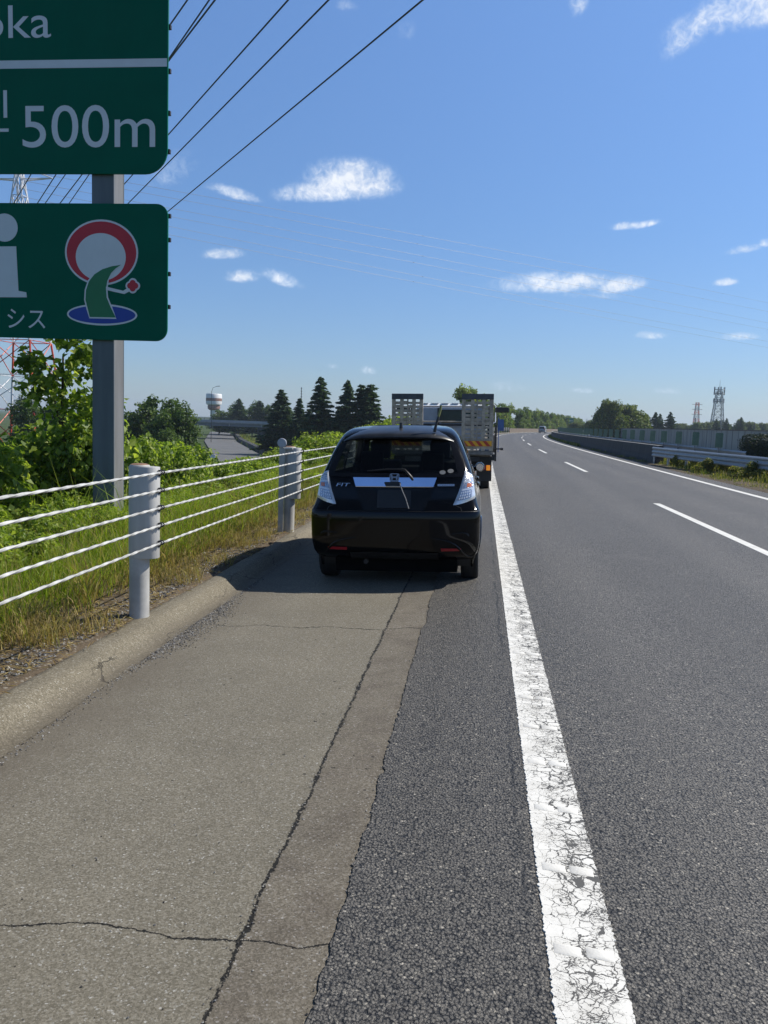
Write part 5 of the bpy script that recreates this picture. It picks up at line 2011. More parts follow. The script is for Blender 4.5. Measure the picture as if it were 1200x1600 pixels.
    for q in range(2):
        b = rblobs(rng, 30, 4.4, 7.4, 1.6, 2.2, 0.9, 0.35)
        bigs.append(proto(make_plant('broadleaf_tree', 'large rounded olive green tree beyond the median', 'tree', b, 15000, 0.50, [L_OLIVE, L_DEEP], rng, 'large rounded trees beyond the median', 0.25, 0.8, 0.4, 'crown', 'trunk')))
    for i, (x, y, s, h, l) in enumerate([(29.3, 200, .80, 1.02, 'tallest rounded tree, left of the clump beyond the median'), (34.2, 203, .86, .96, 'rounded tree at the right of the clump beyond the median'), (31.5, 206, .9, .9, 'rounded tree half hidden in the middle of the clump'), (38.0, 206, .55, .72, 'lowest rounded tree at the right end of the clump'), (37, 290, .75, .55, 'small far tree left of the rounded clump'), (33.5, 300, .6, .50, 'smallest far tree left of the rounded clump')]):
        place(bigs[i % 2], (x, y, -0.4), rng.uniform(0, 6.28), (s, s, h), l)
    cC = conifer('cedar_tree', 'dark conifer at the left of the pair beyond the sound wall', 7.4, 3.3, 14, rng, 'dark conifers beyond the sound wall', (52.0, 260, -0.3))
    copy_tree(cC, (53.7, 262, -0.3), 1.0, (0.8, 0.8, 0.95), 'narrow conifer in the middle of the dark group beyond the sound wall')
    copy_tree(cC, (56.3, 260, -0.3), 2.0, (1.0, 1.0, 1.03), 'dark conifer at the right of the pair beyond the sound wall')
    for i, (x, h, s) in enumerate([(88.5, .92, .9), (92.2, .98, .8), (97.5, 1.05, .9), (101.2, .72, .8), (105.8, .78, .5)]):
        copy_tree(cC, (x, 330, -0.4), i * 1.1, (s, s, h * 1.05), 'small dark conifer near the radio mast, %s from the left' % ordinal(i))
    for i in range(26):
        y = 400 + rng.uniform(-20, 30)
        x = (1040 + i * 9 - 752) / 1300 * y + rng.uniform(-2, 2)
        place(bigs[i % 2], (x, y, -0.5), rng.uniform(0, 6.28), (rng.uniform(.5, .9), rng.uniform(.5, .9), rng.uniform(.62, 1.0)), 'low far tree in the row behind the sound wall, %s from the left' % ordinal(i))


build_plants()


# ------------------------------------------------------------------ grass and litter
def blades(name, pts, h, w, lean, mats, rng, pick=None, kind='stuff', bend=0.35):
    """pts (N,3); each blade: 5-point strip of 3 quads/tris -> triangles"""
    n = len(pts)
    a = rng.uniform(0, 2 * PI, n)
    face = np.stack([np.cos(a), np.sin(a), np.zeros(n)], 1)
    a2 = rng.uniform(0, 2 * PI, n)
    ln = np.stack([np.cos(a2), np.sin(a2), np.zeros(n)], 1) * (lean * rng.uniform(0.2, 1.0, n))[:, None]
    h = np.asarray(h).reshape(-1, 1) * np.ones((n, 1))
    w = np.asarray(w).reshape(-1, 1) * np.ones((n, 1))
    up = np.array([0, 0, 1.0])
    V = np.empty((n, 5, 3))
    V[:, 0] = pts - face * w * .5
    V[:, 1] = pts + face * w * .5
    m = pts + up * h * 0.55 + ln * h * 0.35
    V[:, 2] = m - face * w * .42
    V[:, 3] = m + face * w * .42
    V[:, 4] = pts + up * h * (1 - bend * lean * 0.5) + ln * h
    i = np.arange(n) * 5
    F = np.concatenate([np.stack([i, i + 1, i + 3], 1), np.stack([i, i + 3, i + 2], 1), np.stack([i + 2, i + 3, i + 4], 1)])
    mi = None
    if pick is not None:
        mi = np.concatenate([pick, pick, pick]).astype(np.int32)
    o = fast_mesh(name, V.reshape(-1, 3), F, mats, None, mi)
    return tag(o, kind=kind)


def build_grass():
    rng = np.random.default_rng(31)

    def field(n, la0, la1, y0, y1, pw=1.0):
        y = y0 + (y1 - y0) * rng.random(n) ** pw
        la = la0 + (la1 - la0) * rng.random(n)
        # clumpy
        la += 0.10 * np.sin(y * 7.1) * np.sin(la * 9)
        y = y + 0.08 * np.sin(la * 13)
        return la, y

    def pts_of(la, y):
        return np.stack([la + off(y), y, zg(la) - 0.01], 1)
    # tall grass behind the barrier
    la, y = field(62000, -6.4, -2.98, 2.2, 17, 1.25)
    f = np.clip((-2.98 - la) / 1.1, 0, 1)
    n = len(la)
    cl = 0.5 + 0.5 * np.sin(la * 5 + 1.3 * np.sin(y * 2.1)) * np.sin(y * 3.3 + la)
    h = (0.17 + 0.24 * f + 0.12 * cl) * rng.uniform(0.6, 1.35, n)
    dry = rng.random(n) < np.clip(0.95 - 1.35 * f, 0.10, 1) * 0.95
    pick = np.where(dry, np.where(rng.random(n) < np.clip(0.75 - f * 2.2, 0.1, 1), 2, 1), 0)
    keep = rng.random(n) < np.clip(0.25 + 1.6 * f + 0.5 * cl, 0, 1)
    h = h * (0.72 + 0.55 * (np.sin(la * 2.3 + 3.1 * np.sin(y * 0.9)) * np.sin(y * 1.7 + 1) > 0.25)) * np.where(rng.random(n) < .06, 1.7, 1.0)
    blades('grass', pts_of(la, y)[keep], h[keep], (rng.uniform(0.004, 0.010, n))[keep], 0.75, [L_GRASS, L_SEED, L_DRY], rng, pick[keep])
    # bent flowering stalks standing over the grass
    la, y = field(2600, -5.0, -3.0, 3.0, 20, 1.2)
    n = len(la)
    blades('grass', pts_of(la, y), rng.uniform(0.45, 0.85, n), rng.uniform(0.0025, 0.005, n), 0.55, [L_SEED, L_DRY], rng, (rng.random(n) < .4).astype(int))
    # the verge farther along
    la, y = field(42000, -5.2, -2.75, 17, 75, 1.6)
    f = np.clip((-2.75 - la) / 1.2, 0, 1)
    n = len(la)
    pick = np.where(rng.random(n) < 0.80 - 0.55 * f, np.where(rng.random(n) < 0.45, 2, 1), 0)
    blades('grass', pts_of(la, y), (0.20 + 0.26 * f) * rng.uniform(0.6, 1.4, n), rng.uniform(0.008, 0.02, n), 0.4, [L_GRASS, L_SEED, L_DRY], rng, pick)
    # low grass over the bank
    la, y = field(45000, -16, -5.6, 3, 90, 1.5)
    n = len(la)
    blades('grass', pts_of(la, y), 0.45 * rng.uniform(0.5, 1.4, n), rng.uniform(0.012, 0.03, n), 0.5, [L_GRASS, L_MID, L_SEED], rng, rng.integers(0, 3, n))
    # straw tufts at the foot of the grass
    la, y = field(11000, -3.2, -2.54, 2.4, 16, 1.3)
    n = len(la)
    c = (np.sin(y * 2.7) + np.sin(y * 6.1 + 1)) > 0.1
    blades('dry_grass', pts_of(la, y)[c], (0.10 + 0.12 * rng.random(n))[c], rng.uniform(0.003, 0.006, n)[c], 0.9, [L_DRY, L_SEED], rng, (rng.random(n) < 0.25).astype(int)[c])
    # litter: loose straw lying on the soil
    la, y = field(13000, -3.35, -2.38, 2.2, 18, 1.3)
    keep_ = (la < -2.50) | (rng.random(len(la)) < np.clip((-2.36 - la) * 4, 0, 1) * (0.35 + 0.5 * (np.sin(y * 3.7) > 0.2)))
    la, y = la[keep_], y[keep_]
    n = len(la)
    p = pts_of(la, y)
    p[:, 2] = np.maximum(p[:, 2], np.where(la > -2.52, 0.006, -9)) + rng.uniform(0.012, 0.03, n)
    nrm = np.stack([rng.normal(0, .25, n), rng.normal(0, .25, n), np.ones(n)], 1)
    V, F = leaves_mesh(p, nrm, rng.uniform(0.02, 0.11, n), 0.10, 0.02, rng)
    o = fast_mesh('litter', V, F, L_DRY, None)
    tag(o, kind='stuff')
    # median weeds
    la, y = field(60000, 7.75, 13.0, 14, 75, 1.3)
    n = len(la)
    cl = np.sin(la * 3.1 + 2 * np.sin(y * .7)) * np.sin(y * 1.1)
    keep = (rng.random(n) < 0.62 + 0.45 * cl)
    f = np.clip((la - 7.9) / 1.0, 0.1, 1)
    pick = rng.choice(3, n, p=[0.42, 0.38, 0.20])
    p = np.stack([la + off(y), y, zg(la) - 0.01], 1)
    blades('weeds', p[keep], ((0.16 + 0.36 * np.clip(cl, 0, 1)) * f * rng.uniform(0.6, 1.4, n))[keep], rng.uniform(0.010, 0.022, n)[keep], 0.55, [L_OLIVE, L_SEED, L_DEEP], rng, pick[keep])
    la, y = field(16000, 7.9, 9.6, 75, 240, 1.2)
    n = len(la)
    p = np.stack([la + off(y), y, zg(la) - 0.01], 1)
    blades('weeds', p, 0.26 * rng.uniform(0.5, 1.3, n), rng.uniform(0.02, 0.05, n), 0.5, [L_OLIVE, L_SEED, L_DEEP], rng, rng.integers(0, 3, n))


build_grass()


def build_gravel():
    """crumbs of stone along the kerb foot and on the soil edge"""
    rng = np.random.default_rng(41)
    base = np.array([(1, 0, 0), (-1, 0, 0), (0, 1, 0), (0, -1, 0), (0, 0, 1), (0, 0, -1)], float)
    F0 = np.array([(0, 2, 4), (2, 1, 4), (1, 3, 4), (3, 0, 4), (2, 0, 5), (1, 2, 5), (3, 1, 5), (0, 3, 5)])

    def make(x, y, z, s, mats, rng):
        n = len(x)
        j = base[None] * rng.uniform(0.6, 1.25, (n, 6, 1)) + rng.normal(0, 0.16, (n, 6, 3))
        a = rng.uniform(0, 6.28, n)
        c, si = np.cos(a), np.sin(a)
        X = j[..., 0] * c[:, None] - j[..., 1] * si[:, None]
        Y = j[..., 0] * si[:, None] + j[..., 1] * c[:, None]
        V = np.stack([X, Y, j[..., 2] * 0.7], -1) * s[:, None, None]
        V[..., 0] += x[:, None]
        V[..., 1] += y[:, None]
        V[..., 2] += z[:, None]
        F = (np.arange(n)[:, None, None] * 6 + F0[None]).reshape(-1, 3)
        mi = np.repeat(rng.integers(0, len(mats), n), 8)
        o = fast_mesh('gravel', V.reshape(-1, 3), F, mats, None, mi)
        tag(o, kind='stuff')
    ms = [pmat('grey road grit', (0.14, 0.14, 0.14), 0.9, 0, 0.3, 40), pmat('pale grit', (0.30, 0.29, 0.27), 0.9, 0, 0.3, 40), pmat('dark grit', (0.045, 0.042, 0.04), 0.9, 0, 0.3, 40)]
    # band of loose grit in the gutter, thickest before the car
    n = 3300
    y = np.concatenate([rng.normal(6.0, 0.55, 2300), rng.uniform(2.0, 8.0, 1000)])
    spread = 0.035 + 0.075 * np.exp(-((y - 6.0) / 0.85) ** 2)
    x = -2.135 + 0.010 * np.sin(y * .9) + np.abs(rng.normal(0, 1, n)) * spread
    x += 0.03 * np.sin(y * 5) * np.exp(-((y - 6.0) / 0.9) ** 2)
    make(x, y, zroad(x) + 0.002, rng.uniform(0.002, 0.0065, n), ms, rng)
    # scattered crumbs on the shoulder
    n = 420
    x, y = rng.uniform(-2.1, -0.35, n), 1.6 + 8 * rng.random(n) ** 1.3
    make(x, y, zroad(x) + 0.002, rng.uniform(0.0015, 0.0045, n), ms, rng)
    # along the joints
    n = 900
    y = 1.5 + 7 * rng.random(n)
    x = np.where(rng.random(n) < .5, -0.640 + rng.normal(0, .012, n), -0.362 + rng.normal(0, .010, n))
    make(x, y, zroad(x) + 0.003, rng.uniform(0.0015, 0.004, n), ms, rng)
    # stones in the soil beside the kerb
    n = 5200
    x, y = -2.53 - np.abs(rng.normal(0, .22, n)), 2.0 + 14 * rng.random(n) ** 1.4
    make(x, y, zg(x) + 0.004, rng.uniform(0.003, 0.013, n) * np.where(rng.random(n) < .04, 1.9, 1), ms, rng)


build_gravel()


# ------------------------------------------------------------------ median: wall, guard rail, glare panels, hedge, sound wall
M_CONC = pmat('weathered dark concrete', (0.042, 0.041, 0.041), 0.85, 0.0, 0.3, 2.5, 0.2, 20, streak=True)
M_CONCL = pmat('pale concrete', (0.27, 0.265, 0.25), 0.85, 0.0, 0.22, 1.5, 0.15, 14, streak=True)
M_PANEL = pmat('pale green glare panel', (0.13, 0.19, 0.125), 0.5, 0.0, 0.14, 5)
M_WALLP = pmat('pale grey sound wall', (0.31, 0.305, 0.265), 0.6, 0.0, 0.14, 0.8, streak=True)
M_RAILW = pmat('galvanised guard rail', (0.32, 0.345, 0.365), 0.45, 0.35, 0.08, 5)
M_BRIDGE = pmat('flyover girder paint', (0.16, 0.175, 0.20), 0.6, 0.0, 0.12, 0.6, streak=True)
M_TOWERW = pmat('white tower paint', (0.66, 0.66, 0.66), 0.6, 0.0, 0.08, 0.6)
M_TOWERB = pmat('brown tower band', (0.23, 0.13, 0.10), 0.7, 0.0, 0.2, 0.8)
M_PYR = pmat('red pylon paint', (0.60, 0.075, 0.03), 0.5, 0.0, 0.12, 1)
M_PYW = pmat('white pylon paint', (0.66, 0.66, 0.68), 0.5, 0.0, 0.1, 1)
M_STEEL = pmat('grey lattice steel', (0.26, 0.27, 0.28), 0.5, 0.3, 0.1, 1)
M_WIRE = pmat('dark power line', (0.05, 0.052, 0.056), 0.5, 0.3, 0.1, 1)
M_WIREF = pmat('weathered grey power line', (0.16, 0.17, 0.19), 0.5, 0.3, 0.1, 1)
M_GSIGN = pmat('green gantry sign', (0.012, 0.16, 0.11), 0.5, 0.0, 0.06, 1)
M_VANP = pmat('silver van paint', (0.30, 0.31, 0.32), 0.3, 0.2, 0.1, 2, coat=0.5)
M_BROWN = pmat('brown far barrier', (0.16, 0.125, 0.095), 0.8, 0.0, 0.2, 1)


def along(lat, y, z):
    return (lat + float(off(y)), y, z)


def build_median():
    # dark concrete barrier wall
    t = thing('median_wall', 'long dark concrete median wall starting at the end of the guard rail', 'wall', (8.3, 41.2, -0.1))
    mb = MB()
    rows = []
    for y in list(np.arange(41.2, 150, 4)) + list(np.arange(150, 380, 10)):
        o = float(off(y))
        q = [(8.27, -0.15), (8.30, 0.12), (8.36, 0.30), (8.42, 0.80), (8.60, 0.80), (8.66, 0.3), (8.74, -0.15)]
        rows.append([(x + o - 8.3, y - 41.2, z + 0.1 - 0.0002 * (y - 41)) for x, z in q])
    mb.grid(rows, flip=True)
    mb.add(rows[0], [tuple(range(7))])
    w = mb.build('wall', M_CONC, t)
    cp = MB()
    rows = []
    for y in list(np.arange(41.2, 150, 4)) + list(np.arange(150, 380, 10)):
        o = float(off(y))
        rows.append([(x + o - 8.3, y - 41.2, z + 0.1 - 0.0002 * (y - 41)) for x, z in ((8.41, 0.803), (8.41, 0.825), (8.61, 0.825), (8.61, 0.803))])
    cp.grid(rows, flip=True)
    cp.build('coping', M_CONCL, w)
    # guard rail, flaring away from the lane
    t = thing('guard_rail', 'galvanised corrugated guard rail in front of the median hedge', 'guard rail', (8.3, 41.2, 0.0))
    path = [(8.24, 41.3), (8.55, 38), (9.05, 34), (9.68, 29.5), (10.3, 25.5), (11.0, 21.5), (11.6, 17.5), (12.0, 13)]
    prof = [(0.0, 0.30), (-0.045, 0.335), (-0.045, 0.375), (0.0, 0.425), (0.0, 0.455), (-0.045, 0.50), (-0.045, 0.54), (0.0, 0.595), (0.0, 0.625), (-0.045, 0.67), (-0.045, 0.71), (0.012, 0.755), (0.03, 0.755)]
    mb = MB()
    rows = []
    P = np.array(path)
    tt = np.linspace(0, len(P) - 1, 60)
    PX_ = np.interp(tt, np.arange(len(P)), P[:, 0])
    PY_ = np.interp(tt, np.arange(len(P)), P[:, 1])
    for x, y in zip(PX_, PY_):
        rows.append([(x + a - 8.3, y - 41.2, z) for a, z in prof])
    mb.grid(rows)
    mb.build('rail_beam', M_RAILW, t, smooth=25)
    for k in range(12):
        s = k / 11 * (len(P) - 1)
        x, y = np.interp(s, np.arange(len(P)), P[:, 0]), np.interp(s, np.arange(len(P)), P[:, 1])
        m = MB()
        m.tube([(x + 0.10 - 8.3, y - 41.2, -0.3), (x + 0.10 - 8.3, y - 41.2, 0.70)], 0.057, 10)
        m.build('rail_post', M_GALV, t, smooth=40)
    # glare panels on their own low rail
    t = thing('far_guard_rail', 'dark far guard rail of the median carrying the pale green glare panels', 'guard rail', (9.7, 30, 0))
    m = MB()
    rows = []
    for y in list(np.arange(32, 150, 4)) + list(np.arange(150, 330, 10)):
        o = float(off(y))
        rows.append([(9.7 + o + a - 9.7, y - 30, z) for a, z in ((0.0, 0.55), (-0.05, 0.6), (0, 0.7), (-0.05, 0.82), (0.0, 0.88))])
    m.grid(rows)
    m.build('rail_beam', M_STEEL, t)
    k = 0
    y = 35.6
    base = None
    while y < 175:
        x = 9.66 + float(off(y))
        if base is None:
            base = thing('glare_panel', '', 'glare panel', (x, y, 0.0), 0, 'pale green glare panels along the median')
            p = MB()
            p.prism(rounded_rect(-0.15, 0.15, 0.93, 1.53, (.02, .02, .05, .05)), lambda a, b, d: (a, d, b), 0.03)
            p.build('panel', M_PANEL, base)
            p = MB()
            p.tube([(0, 0.05, -0.2), (0, 0.05, 1.1)], 0.035, 8)
            p.build('post', M_STEEL, base)
            o = base
        else:
            o = copy_tree(base, (x, y, 0.0))
        o['label'] = 'pale green upright glare panel on the median, %s one counted from the hedge' % ordinal(k) if k < 34 else 'one of the farthest pale green glare panels on the median'
        o.rotation_euler = (0, random.uniform(-.02, .02), random.uniform(-.1, .1))
        y += 3.35 if k > 0 else 3.9
        k += 1
    # hedge: box of small leaves
    rng = np.random.default_rng(77)
    t = thing('clipped_hedge', 'dark box-clipped hedge behind the guard rail at the right frame edge', 'hedge', (12.05, 37, -0.1))
    n = 26000
    f = rng.random((n, 3))
    side = rng.integers(0, 5, n)
    L = np.array([1.9, 9.5, 1.55])
    p = (f - [0.5, 0.94, 0]) * L
    p[side == 0, 0] = -L[0] / 2
    p[side == 1, 0] = L[0] / 2
    p[side == 2, 1] = -L[1] * 0.94
    p[side == 3, 1] = L[1] * 0.06
    p[side == 4, 2] = L[2]
    p += rng.normal(0, 0.035, (n, 3))
    rr = 0.25
    p[:, 2] -= rr * np.clip((np.abs(p[:, 0]) - (L[0] / 2 - rr)) / rr, 0, 1) ** 2 * (p[:, 2] > 1.2)
    p[:, 2] += 0.05 * np.sin(p[:, 1] * 3)
    d = rng.normal(size=(n, 3)) * .7
    d[side == 0, 0] -= 1
    d[side == 2, 1] -= 1
    d[side == 4, 2] += 1
    V, F = leaves_mesh(p, unit(d), rng.uniform(0.035, 0.085, n), 0.6, 0.1, rng)
    fast_mesh('foliage', V, F, L_HEDGE, t)
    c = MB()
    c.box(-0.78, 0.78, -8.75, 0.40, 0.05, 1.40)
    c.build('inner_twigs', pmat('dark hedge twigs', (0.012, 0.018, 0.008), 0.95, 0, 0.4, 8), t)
    # shrub sprawling over the rail, left of the hedge
    b = rblobs(rng, 8, 0.9, 0.95, 0.25, 0.42, 0.7, 0.3)
    t = make_plant('median_shrub', 'light green shrub spreading over the guard rail left of the hedge', 'shrub', b, 2600, 0.11, [L_BRIGHT, L_OLIVE], rng, None, 0.03)
    t.location = (10.45, 36.2, -0.08)
    t.scale = (0.85, 0.85, 0.74)
    b = rblobs(rng, 6, 0.6, 0.6, 0.15, 0.32, 0.7, 0.3)
    w0 = make_plant('median_weed_clump', 'olive weed clump beneath the guard rail', 'weed', b, 1500, 0.10, [L_OLIVE, L_SEED], rng, 'weed clumps beneath the guard rail', 0.02)
    for i, (x, y, s) in enumerate([(8.9, 33.5, .85), (9.3, 30.4, .9), (9.9, 27.2, .9), (8.6, 37.5, .8), (10.4, 24.5, 1.0), (11.2, 28, 1.0), (10.9, 31, 1.1), (9.8, 34.5, 1.0), (9.6, 24.2, .7), (9.2, 36.0, .8), (10.1, 29.6, 1.1), (10.6, 26.3, 1.1), (11.3, 24.0, 1.2), (11.6, 30.0, 1.2), (9.0, 39.5, .8), (10.0, 38.6, 1.2), (11.0, 34.0, 1.2)]):
        place(w0, (x, y, -0.08), i * 1.3, s)
    # white sound wall beyond the opposite carriageway
    t = thing('sound_wall', 'long pale grey panelled sound wall beyond the opposite carriageway', 'wall', (22.9, 60, -0.2))
    ys = list(np.arange(44, 330, 4.0))
    m = MB()
    rows = [[(22.9 + float(off(y)) - 22.9 + a, y - 60, z) for a, z in ((0, 0), (0, 2.0), (0.10, 2.0), (0.10, 0))] for y in ys]
    m.grid(rows, flip=True)
    m.build('panels', M_WALLP, t)
    m = MB()
    for y in np.arange(44, 330, 2.0):
        x = float(off(y))
        m.box(x - 0.03, x - 0.003, y - 60 - 0.05, y - 60 + 0.05, 0, 2.06)
    m.build('panel_posts', M_CONCL, t)
    m = MB()
    rows = [[(float(off(y)) + a, y - 60, z) for a, z in ((-0.06, 2.0), (-0.06, 2.08), (0.16, 2.08), (0.16, 2.0))] for y in ys]
    m.grid(rows, flip=True)
    m.build('top_rail', M_BROWN, t)
    # brown barrier along the outside of the far curve, at the left
    t = thing('far_barrier', 'low brown barrier along the left side of the far curve', 'barrier', (-2.8, 200, 0))
    m = MB()
    rows = [[(float(off(y)) + a, y - 200, z) for a, z in ((0, -0.2), (0, 0.95), (0.12, 0.95), (0.12, -0.2))] for y in np.arange(200, 480, 8.0)]
    m.grid(rows, flip=True)
    m.build('barrier_wall', M_BROWN, t)


build_median()


# ------------------------------------------------------------------ flyover, lower road, water tower
def build_left_far():
    # lower road running away under the flyover
    M_LOW = pmat('pale lower road asphalt', (0.115, 0.115, 0.113), 0.85, 0.0, 0.14, 0.4)
    c = np.array([(-9, 62), (-16.5, 76), (-27, 100), (-42, 140), (-60, 190), (-76, 240), (-95, 300)], float)
    mb = MB()
    rows, ln, bank = [], [], []
    for i in range(len(c)):
        d = c[min(i + 1, len(c) - 1)] - c[max(i - 1, 0)]
        d /= np.linalg.norm(d)
        nrm = np.array([d[1], -d[0]])
        a, b = c[i] - nrm * 4.2, c[i] + nrm * 3.4
        rows.append([(a[0], a[1], -4.42), (b[0], b[1], -4.42)])
        e0, e1 = c[i] - nrm * 0.2, c[i] - nrm * 0.05
        ln.append([(e0[0], e0[1], -4.41), (e1[0], e1[1], -4.41)])
        bank.append((c[i] + nrm * 3.9, nrm))
    mb.grid(rows)
    tag(mb.build('lower_road', M_LOW), kind='structure')
    # low dark retaining hedge on its right edge
    m = MB()
    rr = []
    for p, nrm in bank[1:]:
        q = p + nrm * 0.9
        rr.append([(p[0], p[1], -4.6), (p[0], p[1], -3.75), (q[0], q[1], -3.7), (q[0], q[1], -4.6)])
    m.grid(rr, flip=True)
    t = tag(m.build('retaining_wall', M_CONC), 'low dark retaining wall edging the lower road under the flyover', 'wall')
    rng = np.random.default_rng(61)
    pts = np.array([(p + nrm * 2.0) for p, nrm in bank])
    n = 2600
    s = rng.uniform(1.2, len(pts) - 1.01, n)
    x = np.interp(s, np.arange(len(pts)), pts[:, 0]) + rng.normal(0, 1.0, n)
    y = np.interp(s, np.arange(len(pts)), pts[:, 1]) + rng.normal(0, 1.0, n)
    blades('grass', np.stack([x, y, np.full(n, -4.6)], 1), rng.uniform(.5, 1.5, n), rng.uniform(.05, .12, n), 0.6, [L_MID, L_SEED], rng, rng.integers(0, 2, n))
    # dry bank on the near side
    n = 5200
    x = rng.uniform(-34, -22, n)
    y = rng.uniform(70, 96, n)
    k = (x * 0.9 + y) < 66.5
    blades('grass', np.stack([x, y, np.full(n, -4.6)], 1)[k], rng.uniform(.3, 1.0, n)[k], rng.uniform(.04, .1, n)[k], 0.6, [L_SEED, L_DRY, L_MID], rng, rng.integers(0, 3, n)[k])
    # white rail fragment of the lower road
    t = thing('white_rail', 'short white rail beside the lower road above the vine leaves', 'rail', (-27, 80, -4.5))
    m = MB()
    m.box(-1.25, 1.0, -0.04, 0.04, 1.70, 2.18)
    m.build('beam', M_PYW, t, bevel=0.02)
    for x in (-1.0, 0.0, 0.9):
        m = MB()
        m.tube([(x, 0.1, -0.3), (x, 0.1, 2.0)], 0.06, 8)
        m.build('post', M_GALV, t)
    # flyover
    Y = 215.0
    t = thing('flyover', 'grey girder flyover with a pale railing crossing the lower road', 'bridge', (-64, Y, -4.6))
    B = lambda x: x + 64
    m = MB()
    m.box(B(-96), B(-50.5), -4, 4, 3.50, 4.25)
    m.build('girder', M_BRIDGE, t)
    m = MB()
    m.box(B(-96), B(-50.5), -4.5, 4.5, 4.253, 4.47)
    m.build('deck', M_CONCL, t)
    m = MB()
    m.box(B(-96), B(-50.5), -4.45, -4.25, 4.473, 5.05)
    m.build('parapet', pmat('pale blue grey parapet', (0.30, 0.32, 0.36), 0.6, 0, 0.1, 0.5), t)
    m = MB()
    for x in np.arange(-95.5, -50, 1.5):
        m.tube([(B(x), -4.35, 5.05), (B(x), -4.35, 5.5)], 0.05, 6)
    m.tube([(B(-96), -4.35, 5.5), (B(-50.5), -4.35, 5.5)], 0.06, 6)
    m.tube([(B(-96), -4.35, 5.28), (B(-50.5), -4.35, 5.28)], 0.05, 6)
    m.build('railing', M_CONC, t)
    m = MB()
    for x in (-92, -83, -74, -65, -56.5):
        m.box(B(x), B(x) + 0.25, -4.06, -4.003, 3.53, 4.22)
    m.build('girder_ribs', M_STEEL, t)
    for x0, x1 in ((-57.5, -50.4), (-97, -91)):
        m = MB()
        m.box(B(x0), B(x1), -3.8, 3.8, -0.5, 3.495)
        m.build('abutment', M_CONC, t)
    # water tower
    t = thing('water_tower', 'white water tower with brown bands on a tapered stem above the flyover', 'water tower', (-131, 400, -4.6))
    m = MB()
    m.lathe([(2.1, 0), (1.8, 4.0), (1.7, 8.5), (2.6, 10.2), (2.6, 11)], n=28)
    m.build('stem', M_TOWERW, t, smooth=40)
    m = MB()
    m.lathe([(2.2, 8.8), (3.0, 9.5), (3.05, 11.0), (2.5, 11.2)], n=32)
    m.build('lower_band', M_TOWERB, t, smooth=40)
    m = MB()
    m.lathe([(2.4, 11.0), (3.7, 11.6), (3.85, 12.4), (3.85, 16.3), (3.6, 16.75), (0, 16.9)], n=36)
    tk = m.build('tank', M_TOWERW, t, smooth=30)
    m = MB()
    m.lathe([(3.86, 13.2), (3.88, 13.2), (3.88, 14.6), (3.86, 14.6)], n=36)
    m.build('tank_band', M_TOWERB, tk, smooth=30)
    # far lamp posts and mast on the left skyline
    for i, (px, y, h, l) in enumerate([(-57.5, 180, 12.6, 'curved street lamp left of the water tower'), (-48, 300, 17.5, 'thin mast on the skyline left of the cedars')]):
        o = thing('street_lamp' if i == 0 else 'thin_mast', l, 'lamp' if i == 0 else 'mast', (px - (2.0 if i == 0 else 17.5), y, -4.6))
        m = MB()
        if i == 0:
            m.tube([(0, 0, 0), (0, 0, h * .9), (0.3, 0, h * .97), (1.3, 0, h)], [0.07, 0.05, 0.04, 0.04], 8)
        else:
            m.tube([(0, 0, 0), (0, 0, h)], [0.25, 0.12], 6)
            for z in np.arange(9, h, 1.0):
                m.box(-0.35, 0.35, -0.05, 0.05, z, z + 0.12)
        m.build('column', M_DARK, o)
        if i == 0:
            m = MB()
            m.box(1.2, 1.9, -0.12, 0.12, h - 0.08, h + 0.06)
            m.build('lamp_head', M_GALV, o, bevel=0.03)


build_left_far()


# ------------------------------------------------------------------ pylons, masts and power lines
def lattice(mb, base, hb, ht, H, nseg, r, mfun, zs=None):
    """square tapering lattice"""
    bx, by, bz = base

    def cor(z, k):
        h = hb + (ht - hb) * (z / H)
        sx_, sy_ = [(1, -1), (1, 1), (-1, 1), (-1, -1)][k]
        return Vector((bx + sx_ * h, by + sy_ * h, bz + z))
    zs = zs or [H * (i / nseg) ** 0.92 for i in range(nseg + 1)]
    for i in range(nseg):
        z0, z1 = zs[i], zs[i + 1]
        mi = mfun(0.5 * (z0 + z1))
        for k in range(4):
            mb.tube([cor(z0, k), cor(z1, k)], r * (1.25 - 0.6 * z0 / H), 6, mi)
            a, b = k, (k + 1) % 4
            mb.tube([cor(z0, a), cor(z1, b)], r * 0.5, 5, mi)
            mb.tube([cor(z0, b), cor(z1, a)], r * 0.5, 5, mi)
            mb.tube([cor(z1, a), cor(z1, b)], r * 0.45, 5, mi)


